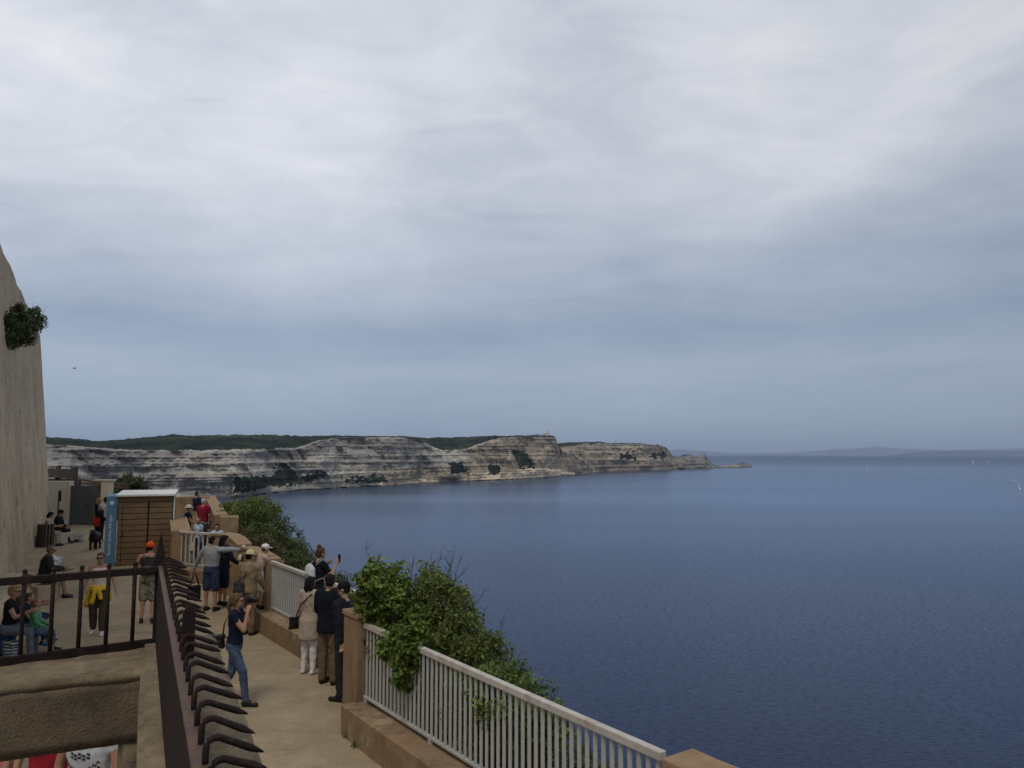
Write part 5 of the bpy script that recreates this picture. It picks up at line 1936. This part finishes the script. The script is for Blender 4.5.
# --- the group along the parapet
p = Person('pointing', 'man in a grey long sleeved top pointing out to sea, denim shorts', stand(210, 611), D(-12), 1.72, ual=(-.62, .0, -.85), fal=(-.45, .1, -1), uar=(1, .25, .02), far=(1, .15, .0),
           thl=(-.04, .0, -1), shl=(-.02, -.03, -1), thr=(.07, .02, -1), shr=(.02, -.05, -1), head_turn=-20, bulk=1.06)
p.top(grey_top, 1, .94, 1.46, .018, 'sweater', fa=.98); p.legs(denim_dark, .92, .022, 'shorts', loose=.018); p.shoes(black_leather); p.hair('crop', DARK)
hb = p.W(p.J['wl'] + V((-.01, .03, -.12)))
t = empty('tote_bag', hb + V((0, 0, -.46)), R(10), label='black tote bag hanging from the left hand of the pointing man', cat='bag')
bm = bmesh.new(); add_box(bm, (0, 0, .0), (.30, .10, .34), 0, .02); link('pouch', remeshed(bm, .014, 4, .008), black, t, True)
for s_ in (-1, 1):
    bm = bmesh.new(); add_tube(bm, [(-.10, s_ * .04, .16), (-.02, s_ * .02, .46), (.02, s_ * .02, .46), (.10, s_ * .04, .16)], .009, 6); obj('strap', bm, black, t, True)
p = Person('dark_friend', 'dark haired person in black jacket with blue patches beside the pointing man', stand(227, 605) + V((-.1, -.07, 0)), D(-35), 1.66, ual=(-.1, .2, -1), fal=(.2, .7, -.6), uar=(.15, .3, -1), far=(-.1, .8, -.5), head_turn=-25, head_nod=10)
p.top(cloth('black_blue', (.012, .013, .022)), 1, .84, 1.46, .026, 'jacket', fa=.98); p.legs(navy, 1.0, .02, 'shorts', loose=.015); p.shoes(black_leather); p.hair('bob', DARK)
p = Person('strawhat', 'person in a straw hat, tan jacket and khaki trousers with a crossbody bag', stand(247, 635), D(-18), 1.68, ual=(-.2, .15, -1), fal=(.15, .5, -.9), uar=(.2, .2, -1), far=(-.05, .6, -.8), head_nod=14, bulk=1.04)
p.top(tan, 1, .86, 1.46, .024, 'jacket', fa=.98); p.legs(khaki, 2.0, .02, loose=.012); p.shoes(black_leather); p.hair('crop', DARK); p.hat('straw', straw, straw_band)
bag('crossbody_bag', 'dark grey crossbody bag on the back of the person in the straw hat', 'bag', p.W((-.10, -.20, 1.0)), p.root.rotation_euler.z, (.24, .11, .26), cloth('slate', (.035, .038, .045)),
    [[p.W((-.13, -.18, 1.12)), p.W((.03, -.15, 1.3)), p.W((.10, -.07, 1.47)), p.W((.09, .07, 1.43)), p.W((-.1, .16, 1.15)), p.W((-.19, .04, 1.02)), p.W((-.17, -.17, 1.05))]], flap=True)
q = Ba - Bd * .28 - Vn(Bd) * .20
kid = Person('whitecap', 'child in a white cap and striped top standing on the low wall', stand(261, 622) + V((.12, .0, 0)), D(-50), 1.36, ual=(-.1, .5, -.8), fal=(.0, 1, .05), uar=(.15, .5, -.8), far=(0, 1, .2), thl=(-.05, .3, -1), shl=(0, -.2, -1), thr=(.05, .28, -1), shr=(0, -.2, -1), lean=14, child=True, head_nod=4)
kid.top(tan_stripe, .6, .9, 1.45, .018); kid.legs(white, .95, .02, 'shorts', loose=.014); kid.shoes(black_leather); kid.hair('crop', BROWN); kid.hat('cap', white)
kid.root.location = (q.x, q.y, .40)
kid.root.rotation_euler.z = D(-48)
# --- the group at the corner
p = Person('whitepack', 'woman with a hair bun and black tee taking a picture over the middle fence', stand(318, 662), D(-42), 1.60, ual=(-.1, .5, -.85), fal=(.35, .5, .75), uar=(.2, .5, -.85), far=(-.15, .5, .8), female=True, lean=8, head_nod=-3)
q = Ba + Bd * 3.0 - Vn(Bd) * .16
p.root.location = (q.x, q.y, .40)
p.top(black, .55, .92, 1.45); p.legs(black, 2.0, .01); p.shoes(white); p.hair('bun', BROWN)
backpack(p, 'white and grey backpack on the woman with the hair bun', cloth('pack_white', (.50, .51, .53), .06), cloth('pack_grey', (.16, .165, .175)), (.30, .14, .40), 1.20)
bm = bmesh.new(); add_box(bm, (0, 0, 0), (.075, .012, .15), 0, .006)
o = obj('phone', bm, MATS['black_metal']); o.location = p.W(p.J['wr'] + p.J['hdr'] * .14 + V((0, .02, 0))); o.rotation_euler.z = p.root.rotation_euler.z
tag(o, 'dark phone held up by the woman with the hair bun', 'phone')
p = Person('beige', 'woman in a long beige cardigan and white trousers with long dark hair', stand(308, 674), D(-22), 1.60, ual=(-.15, .1, -1), fal=(.05, .35, -1), uar=(.1, .25, -1), far=(-.2, .7, -.7), female=True, head_nod=12, head_turn=-12, fine=True)
p.top(beige, 1, .60, 1.46, .022, 'cardigan', fa=.98, flare=.06); p.legs(white, 1.95, .010); p.shoes(white); p.hair('bob', DARK)
bag('handbag', 'small black handbag at the left side of the woman in beige', 'bag', p.W((-.26, -.06, .92)), p.root.rotation_euler.z + R(70), (.26, .10, .22), black_leather,
    [[p.W((-.24, -.08, 1.02)), p.W((-.10, -.15, 1.25)), p.W((.10, -.10, 1.46)), p.W((.11, .06, 1.43)), p.W((-.08, .16, 1.2)), p.W((-.24, .04, 1.02))]])
p = Person('navyjacket', 'man in a navy jacket and khaki trousers looking down beside the beige cardigan', stand(327, 684), D(-24), 1.72, ual=(-.2, .15, -1), fal=(.3, .8, -.6), uar=(.2, .2, -1), far=(-.2, .8, -.5), head_nod=16, head_turn=38, fine=True, bulk=1.05, thr=(.06, .06, -1), shr=(.03, -.05, -1))
p.top(navy_dark, 1, .80, 1.47, .030, 'jacket', fa=.98, flare=.03); p.legs(khaki, 2.0, .018, loose=.008); p.shoes(black_leather); p.hair('short', DARK); p.eyes()
p = Person('leaning', 'man in dark clothes and black cap behind the square pillar turned left', stand(344, 700), D(66), 1.74, ual=(-.12, -.3, -1), fal=(.05, -.1, -1), uar=(.5, .1, -.8), far=(.3, .6, -.4), head_nod=12, head_turn=12, fine=True, bulk=1.06, lean=2)
p.top(cloth('dark_tee', (.014, .015, .020)), 1, .86, 1.46, .022, 'jumper', fa=.98); p.legs(cloth('dark_trousers', (.02, .022, .026)), 2.0, .018); p.shoes(black_leather); p.hair('crop', DARK); p.hat('cap', black); p.eyes()
# --- the lookout behind the fence
g = gz(28) + .1
p = Person('redshirt', 'white haired man in a crimson shirt with his back to the photo', V((atz(203, 520, 1.3).x, 27.6, g)), D(-20), 1.78, ual=(-.3, .2, -1), fal=(.1, .6, -.7), uar=(.2, .1, -1), bulk=1.12)
p.root.location = at(203, 520, 27.8); p.root.location.z = .33
p.top(crimson, .55, .92, 1.46, .022); p.legs(cloth('stone_grey', (.25, .25, .26)), 2.0, .015); p.shoes(black_leather); p.hair('crop', GREY)
p = Person('darkblue', 'man in a dark blue jumper at the back of the lookout', at(196.5, 510, 33), D(-40), 1.80, head_turn=-20)
p.root.location.z = .30
p.top(navy, 1, .9, 1.46, .02, 'jumper', fa=.98); p.legs(beige, 2.0, .015); p.shoes(black_leather); p.hair('crop', DARK)
p = Person('bluetee', 'woman in a light hat with a small blue backpack at the lookout', at(188, 520, 27.0), D(-70), 1.62, uar=(.1, .4, -1), far=(0, .9, -.4), ual=(-.1, .3, -1), fal=(.1, .9, -.4), female=True)
p.root.location.z = .30
p.top(navy, .45, .92, 1.45); p.legs(black, 2.0, .012); p.shoes(black_leather); p.hair('crop', FAIR); p.hat('straw', cloth('pale_hat', (.45, .40, .31)))
backpack(p, 'small blue backpack worn by the woman in the light hat', blue, navy, (.26, .15, .34), 1.24)
p = Person('girl_white', 'fair haired child in a white and blue top behind the far fence', at(198.5, 530, 25.6), D(165), 1.36, child=True, female=True)
p.root.location.z = .22
p.top(pale_blue, .4, .9, 1.45); p.legs(denim, 2.0, .012); p.shoes(white); p.hair('crop', LIGHT); p.eyes()
p = Person('kid_blue', 'dark haired child in a pale blue jacket over a white shirt at the lookout', at(217, 530, 23.9), D(195), 1.32, child=True)
p.root.location.z = .22
p.top(pale_blue, 1, .86, 1.45, .02, 'jacket', fa=.9); p.legs(denim, 2.0, .012); p.shoes(white); p.hair('short', DARK); p.eyes()
# --- by the gate
p = Person('redskirt', 'blonde woman in black with a red jacket round her waist near the black dog', at(97, 540, 30.5), D(-35), 1.68, uar=(.1, .4, -1), far=(-.2, .9, -.2), ual=(-.2, .2, -1), fal=(.3, .8, -.3), female=True, bulk=1.05)
p.root.location.z = .30
p.top(black, .6, .95, 1.46); p.legs(black, 2.0, .012); p.shoes(black_leather); p.hair('bob', BLONDE)
bm = bmesh.new(); loft(bm, [(.58, .19, .15, 0), (.75, .215, .17, 0), (.95, .205, .155, 0), (1.04, .185, .14, 0)], p.T); p.part('tied_jacket', bm, cloth('scarlet', (.45, .04, .018)), .014, 3, .012)
p = Person('darkpair', 'dark haired person in a white top and black trousers beside the blue panel', at(104, 540, 30.2), D(15), 1.72, ual=(-.2, .3, -1), fal=(.2, .9, -.2), bulk=.95)
p.root.location.z = .30
p.top(cloth('pale_top', (.42, .41, .39)), .5, .95, 1.46); p.legs(black, 2.0, .008); p.shoes(white); p.hair('short', DARK)
bag('shoulder_bag', 'black bag over the shoulder of the dark haired person by the blue panel', 'bag', p.W((-.16, -.14, 1.12)), p.root.rotation_euler.z, (.28, .13, .28), black, [[p.W((-.15, -.12, 1.2)), p.W((-.13, -.03, 1.47)), p.W((-.15, .1, 1.3)), p.W((-.2, .05, 1.15))]])
# dog
dp = at(95, 546, 28.2); dp.z = gz(28.2)
t = empty('dog', dp, D(196), label='big black dog standing on the path beside the blonde woman', cat='dog')
bm = bmesh.new()
for a, ra, b_, rb in (((0, .24, .46), .135, (0, -.05, .48), .125), ((0, -.05, .48), .115, (0, -.30, .47), .105), ((0, .30, .50), .10, (0, .42, .64), .075),
                     ((0, .42, .64), .075, (0, .50, .665), .07), ((0, .50, .65), .05, (0, .61, .62), .034), ((0, -.36, .50), .042, (0, -.52, .42), .022), ((0, -.52, .42), .022, (0, -.60, .34), .012)):
    cone_caps(bm, a, ra * 1.22, b_, rb * 1.22)
for sx in (-1, 1):
    cone_caps(bm, (sx * .09, .26, .42), .07, (sx * .09, .24, .24), .052); cone_caps(bm, (sx * .09, .24, .24), .05, (sx * .09, .26, .04), .042); cone_caps(bm, (sx * .09, .26, .03), .042, (sx * .09, .31, .025), .038)
    cone_caps(bm, (sx * .09, -.28, .44), .09, (sx * .09, -.20, .27), .055); cone_caps(bm, (sx * .09, -.20, .27), .048, (sx * .09, -.37, .17), .044); cone_caps(bm, (sx * .09, -.37, .17), .042, (sx * .09, -.33, .04), .038); cone_caps(bm, (sx * .09, -.33, .03), .042, (sx * .09, -.27, .025), .038)
    ellipsoid(bm, (sx * .075, .42, .64), (.022, .045, .07))
link('body', remeshed(bm, .014, 3, .004), mat('black_fur', (.008, .008, .009), .6, .3, 40, .4, 80), t, True)
# --- seated by the rampart
pA = at(48, 540, 29.4); pA.z = gz(30)
bench = empty('stone_bench', (pA.x - .1, pA.y + .1, pA.z), -.5, label='low stone block bench under the two women at the rampart', cat='bench')
bm = bmesh.new(); add_box(bm, (0, 0, .21), (.7, 1.7, .42), 0, .03); rough_mesh(bm, 3, .01, 4, 3, .2); obj('block', bm, MATS['white_plaster'], bench)
p = Person('seat_beige', 'dark haired woman in beige sitting by the rampart, reading', pA + V((.12, -.35, 0)), D(-75), 1.66, seat=.43, thl=(-.1, 1, -.02), shl=(0, .05, -1), thr=(.12, 1, -.02), shr=(0, .1, -1), ual=(-.1, .4, -1), fal=(.2, 1, .1), uar=(.1, .4, -1), far=(-.2, 1, .1), lean=10, head_nod=20, female=True)
p.top(beige, .9, .9, 1.46, .02, 'blouse', fa=.4); p.legs(beige, 1.9, .016); p.shoes(black_leather); p.hair('bob', DARK)
bm = bmesh.new(); add_box(bm, (0, 0, 0), (.22, .16, .02), .1, .004, ); o = obj('book', bm, mat('book_cover', (.50, .48, .12), .6)); o.location = p.W((0, .40, .74)); o.rotation_euler.z = 1
tag(o, 'small yellowish book on the lap of the woman in beige', 'book')
p = Person('seat_black', 'person in black trousers and dark hat sitting behind the reading woman', pA + V((-.08, .55, 0)), D(-80), 1.70, seat=.43, thl=(-.12, 1, .1), shl=(0, .35, -1), thr=(.12, 1, .05), shr=(0, .4, -1), ual=(-.1, .3, -1), fal=(.35, .7, -.3), uar=(.1, .3, -1), far=(-.35, .7, -.3), lean=14, head_nod=14)
p.top(black, 1, .9, 1.46, .02, 'jumper', fa=.9); p.legs(black, 2.0, .02); p.shoes(black_leather); p.hair('short', DARK); p.hat('beanie', black)
q = at(74, 541, 30.4); q.z = gz(30.4) + .14
t = bag('rucksack', 'grey and white rucksack lying on the path beside the seated women', 'bag', q, .4, (.62, .34, .30), mat('grey_white_bag', (.05, .05, .05), .8, .3, 5, color2=(.5, .5, .5)), [], None)
q = at(45, 543, 28.8); q.z = gz(28.8)
t = empty('litter_bin', q, -.4, label='dark brown slatted litter bin near the foot of the rampart', cat='bin')
bm = bmesh.new(); add_box(bm, (0, 0, .42), (.36, .36, .76), 0, .02); obj('liner', bm, mat('bin_brown', (.028, .018, .014), .8), t)
for k in range(12):
    a = k // 3; j = (k % 3 - 1) * .13
    ca, sa_ = cos(a * pi / 2), sin(a * pi / 2)
    bm = bmesh.new(); add_box(bm, (ca * .205 - sa_ * j, sa_ * .205 + ca * j, .42), (.035 if a % 2 == 0 else .09, .09 if a % 2 == 0 else .035, .84), 0, .005)
    obj('slat', bm, mat('bin_slat', (.075, .055, .042), .8), t)
# man with the newspaper
pM = stand(46, 600)
led = RA + RD * ((pM.y - RA.y) / RD.y)
pM = stand(42, 599)
bm = bmesh.new(); add_box(bm, (0, 0, .22), (.62, .6, .44), 0, .03); rough_mesh(bm, 3, .01, 4, 8, .2)
o = obj('stone_block', bm, MATS['rampart_plaster']); o.location = (pM.x - .02, pM.y + .02, 0); o.rotation_euler.z = -.5
tag(o, 'pale stone block under the balding man reading a paper', 'block')
p = Person('reader', 'balding man in a dark jacket and sunglasses sitting on the ledge with a paper', pM, D(-62), 1.74, seat=.46, thl=(-.08, 1, -.05), shl=(0, .15, -1), thr=(.08, 1, -.05), shr=(0, .2, -1), ual=(-.1, .35, -1), fal=(.15, 1, -.1), uar=(.12, .4, -1), far=(-.1, 1, -.05), lean=10, head_nod=8, skin=SKIN_TAN, bulk=1.1)
p.top(cloth('dark_jacket', (.020, .022, .022)), 1, .88, 1.46, .03, 'jacket', fa=.98); p.legs(cloth('dark_short', (.03, .032, .035)), 1.0, .02, 'shorts'); p.shoes(black_leather); p.hair('crop', ('greybrown', (.13, .09, .065))); p.glasses()
bm = bmesh.new()
for sx in (-1, 1):
    add_box(bm, (0, 0, 0), (.21, .29, .006), 0, 0, Matrix.Translation((sx * .10, 0, .03)) @ Matrix.Rotation(sx * -.25, 4, 'Y'))
o = obj('newspaper', bm, mat('newsprint', (.20, .19, .18), .8, .3, 60, color2=(.42, .41, .40))); o.location = p.W((.02, .55, .66)); o.rotation_euler = (.3, 0, p.root.rotation_euler.z)
tag(o, 'folded newspaper held over the knees of the balding man', 'newspaper')
q = rampart_face(22.5, .46) + V((-RN.x, -RN.y, 0)) * .5
q = at(54, 552, 23.6)
t = empty('plastic_bag', (q.x, q.y, gz(23.6) + .02), .3, label='crumpled white plastic bag standing behind the balding man', cat='bag')
bm = bmesh.new(); cone_caps(bm, (0, 0, .15), .15, (.10, 0, .26), .12); cone_caps(bm, (.04, 0, .3), .10, (-.18, 0, .66), .04); cone_caps(bm, (.05, 0, .3), .08, (.2, 0, .34), .05)
link('plastic', remeshed(bm, .016, 2, .03, 9), mat('white_plastic', (.60, .63, .68), .35, .08, 5), t, True)
# --- the family at the lower left
def ledge_pos(Y, off=.40):
    t_ = (Y - RA.y) / RD.y
    b_ = RA + RD * t_ - RN * off
    return V((b_.x, b_.y, 0))
base = stand(36, 656)
def fam(px, Y): q_ = at(px, 640, Y); q_.z = 0; return q_
p = Person('mother', 'blonde woman in sunglasses, black top and grey jeans sitting at the left edge', fam(8, 14.4), D(-78), 1.68, seat=.46, thl=(-.05, 1, -.03), shl=(0, .02, -1), thr=(.12, 1, -.03), shr=(0, .08, -1), ual=(-.1, .35, -1), fal=(.35, .8, .35), uar=(.15, .6, -1), far=(-.1, .9, .35), female=True, lean=4, head_turn=8, bulk=1.05)
p.top(black, .3, .9, 1.45, .016); p.legs(grey_jean, 1.95, .016); p.shoes(cloth('grey_shoe', (.12, .12, .12))); p.hair('short', BLONDE); p.glasses()
p = Person('father', 'man in a yellow and blue jersey half hidden behind the blonde woman', fam(17, 15.4), D(-70), 1.80, seat=.46, thl=(-.1, 1, -.03), shl=(0, .1, -1), thr=(.1, 1, -.03), shr=(0, .1, -1), ual=(-.1, .5, -1), fal=(.1, 1, .1), uar=(.1, .5, -1), far=(-.1, 1, .1), lean=8, head_nod=8)
p.top(mat('yellow_blue', (.50, .33, .04), .9, .05, 2.2, color2=(.03, .07, .26)), .7, .9, 1.46, .018); p.legs(denim_dark, 1.0, .018, 'shorts'); p.shoes(black_leather); p.hair('short', BROWN); p.eyes()
p = Person('boy_green', 'small fair boy in a green striped jumper sitting at the ledge end', fam(34, 14.5), D(-70), 1.16, seat=.42, thl=(-.12, 1, -.25), shl=(0, .15, -1), thr=(.12, 1, -.3), shr=(0, .2, -1), ual=(-.1, .3, -1), fal=(.1, .8, -.5), uar=(.1, .3, -1), far=(-.1, .8, -.5), child=True, head_nod=4)
p.top(green_stripe, 1, .9, 1.46, .022, 'jumper', fa=.95); p.legs(denim, 1.6, .02); p.shoes(cloth('dark_shoe', (.04, .04, .05))); p.hair('crop', ('fairbrown', (.20, .115, .06))); p.eyes()
p = Person('child_dots', 'child in a black dotted top sitting between the blonde woman and the boy', fam(26, 15.0), D(-75), 1.2, seat=.42, thl=(-.12, 1, -.2), shl=(0, .2, -1), thr=(.12, 1, -.2), shr=(0, .2, -1), ual=(-.1, .3, -1), fal=(.1, .8, -.5), uar=(.1, .3, -1), far=(-.1, .8, -.5), child=True, head_turn=20)
p.top(dots, .5, .9, 1.46, .02); p.legs(denim_dark, 1.7, .02); p.shoes(blue); p.hair('short', BROWN)
q = stand(13, 658)
bag('rucksack', 'blue rucksack on the ground by the legs of the blonde woman', 'bag', V((q.x - .25, q.y + .1, .24)), .5, (.42, .3, .46), mat('blue_rucksack', (.03, .06, .15), .8, .3, 6, color2=(.06, .16, .36)), [])
bag('striped_bag', 'grey and white striped bag leaning on the blue rucksack', 'bag', V((q.x, q.y - .05, .17)), -.4, (.34, .26, .32), stripes('grey_white_stripes', (.05, .06, .09), (.45, .46, .48), 6, 'Z', .5), [], flap=False)
# --- people seen through the doorway
q = at(52, 760, 6.9)
p = Person('door_red', 'person in a red shirt seen through the doorway under the concrete', (q.x, q.y, 0), D(170), 1.74, ual=(-.3, .1, -1), uar=(.3, .1, -1), bulk=1.12, fine=True)
p.top(cloth('door_red', (.24, .012, .022)), .6, .88, 1.46, .02); p.legs(denim_dark, 2.0, .015); p.shoes(white); p.hair('short', BROWN); p.eyes()
q = at(91, 760, 6.6)
p = Person('door_white', 'person in a white T-shirt with a black zigzag print seen through the doorway', (q.x, q.y, 0), D(172), 1.72, ual=(-.26, .1, -1), fal=(.2, .4, -1), uar=(.26, .1, -1), far=(-.2, .4, -1), skin=SKIN_TAN, bulk=1.05, fine=True)
sh = p.top(print_white, .4, .88, 1.46, .018); p.legs(denim_dark, 2.0, .015); p.shoes(white); p.hair('short', DARK); p.eyes()
# zigzag print across the chest: a thin band of cloth print on the shirt front
bm = bmesh.new()
rr = p.rings(.0215)
def chest(x, z):
    zs = [r_[0] for r_ in rr]
    rx = float(np.interp(z, zs, [r_[1] for r_ in rr])); ry = float(np.interp(z, zs, [r_[2] for r_ in rr])); yo = float(np.interp(z, zs, [r_[3] for r_ in rr]))
    return p.T(V((x, yo + ry * math.sqrt(max(0, 1 - (x / rx) ** 2)) + .004, z)))
for row in range(2):
    n_ = 22
    for i in range(n_):
        x0 = -.15 + .30 * i / n_; x1 = x0 + .30 / n_
        zc0 = 1.20 - .07 * (1 - (x0 / .15) ** 2) - row * .045; zc1 = 1.20 - .07 * (1 - (x1 / .15) ** 2) - row * .045
        a0 = .014 if i % 2 else -.014
        pts = [chest(x0, zc0 + a0), chest(x1, zc1 - a0), chest(x1, zc1 - a0 + .017), chest(x0, zc0 + a0 + .017)]
        bm.faces.new([bm.verts.new(q_) for q_ in pts])
for i in range(5):
    for j in range(2):
        x0, z0_ = -.09 + i * .036, 1.235 + j * .03 - (.012 if i % 2 else 0)
        bm.faces.new([bm.verts.new(chest(x0 + a, z0_ + b)) for a, b in ((0, 0), (.026, .004), (.026, .022), (0, .018))])
p.part('zigzag_print', bm, cloth('print_dark', (.03, .025, .03)), False)
q = at(4, 764, 7.1)
p = Person('door_pink', 'person in a pink top at the left edge of the doorway', (q.x - .05, q.y, 0), D(150), 1.66, female=True, fine=True)
p.top(cloth('pink', (.42, .16, .16)), .6, .88, 1.46, .016); p.legs(denim, 2.0, .012); p.shoes(white); p.hair('long', BROWN); p.eyes()


bpy.data.scenes.remove(SCRATCH)


# ------------------------------------------------------------------ sea haze
def build_haze():
    m = bpy.data.materials.new('haze_air')
    m.use_nodes = True
    nt = m.node_tree
    nt.nodes.clear()
    out = nt.nodes.new('ShaderNodeOutputMaterial')
    v = nt.nodes.new('ShaderNodeVolumePrincipled')
    v.inputs['Color'].default_value = (.62, .76, 1, 1)
    v.inputs['Density'].default_value = 2.7e-5
    v.inputs['Anisotropy'].default_value = 0.0
    nt.links.new(v.outputs[0], out.inputs['Volume'])
    bm = bmesh.new()
    z0, z1 = SEA - 9, 480
    add_box(bm, (0, 29000, (z0 + z1) / 2), (124000, 66000, z1 - z0))
    o = obj('haze', bm, m)
    tag(o, kind='stuff')


build_haze()
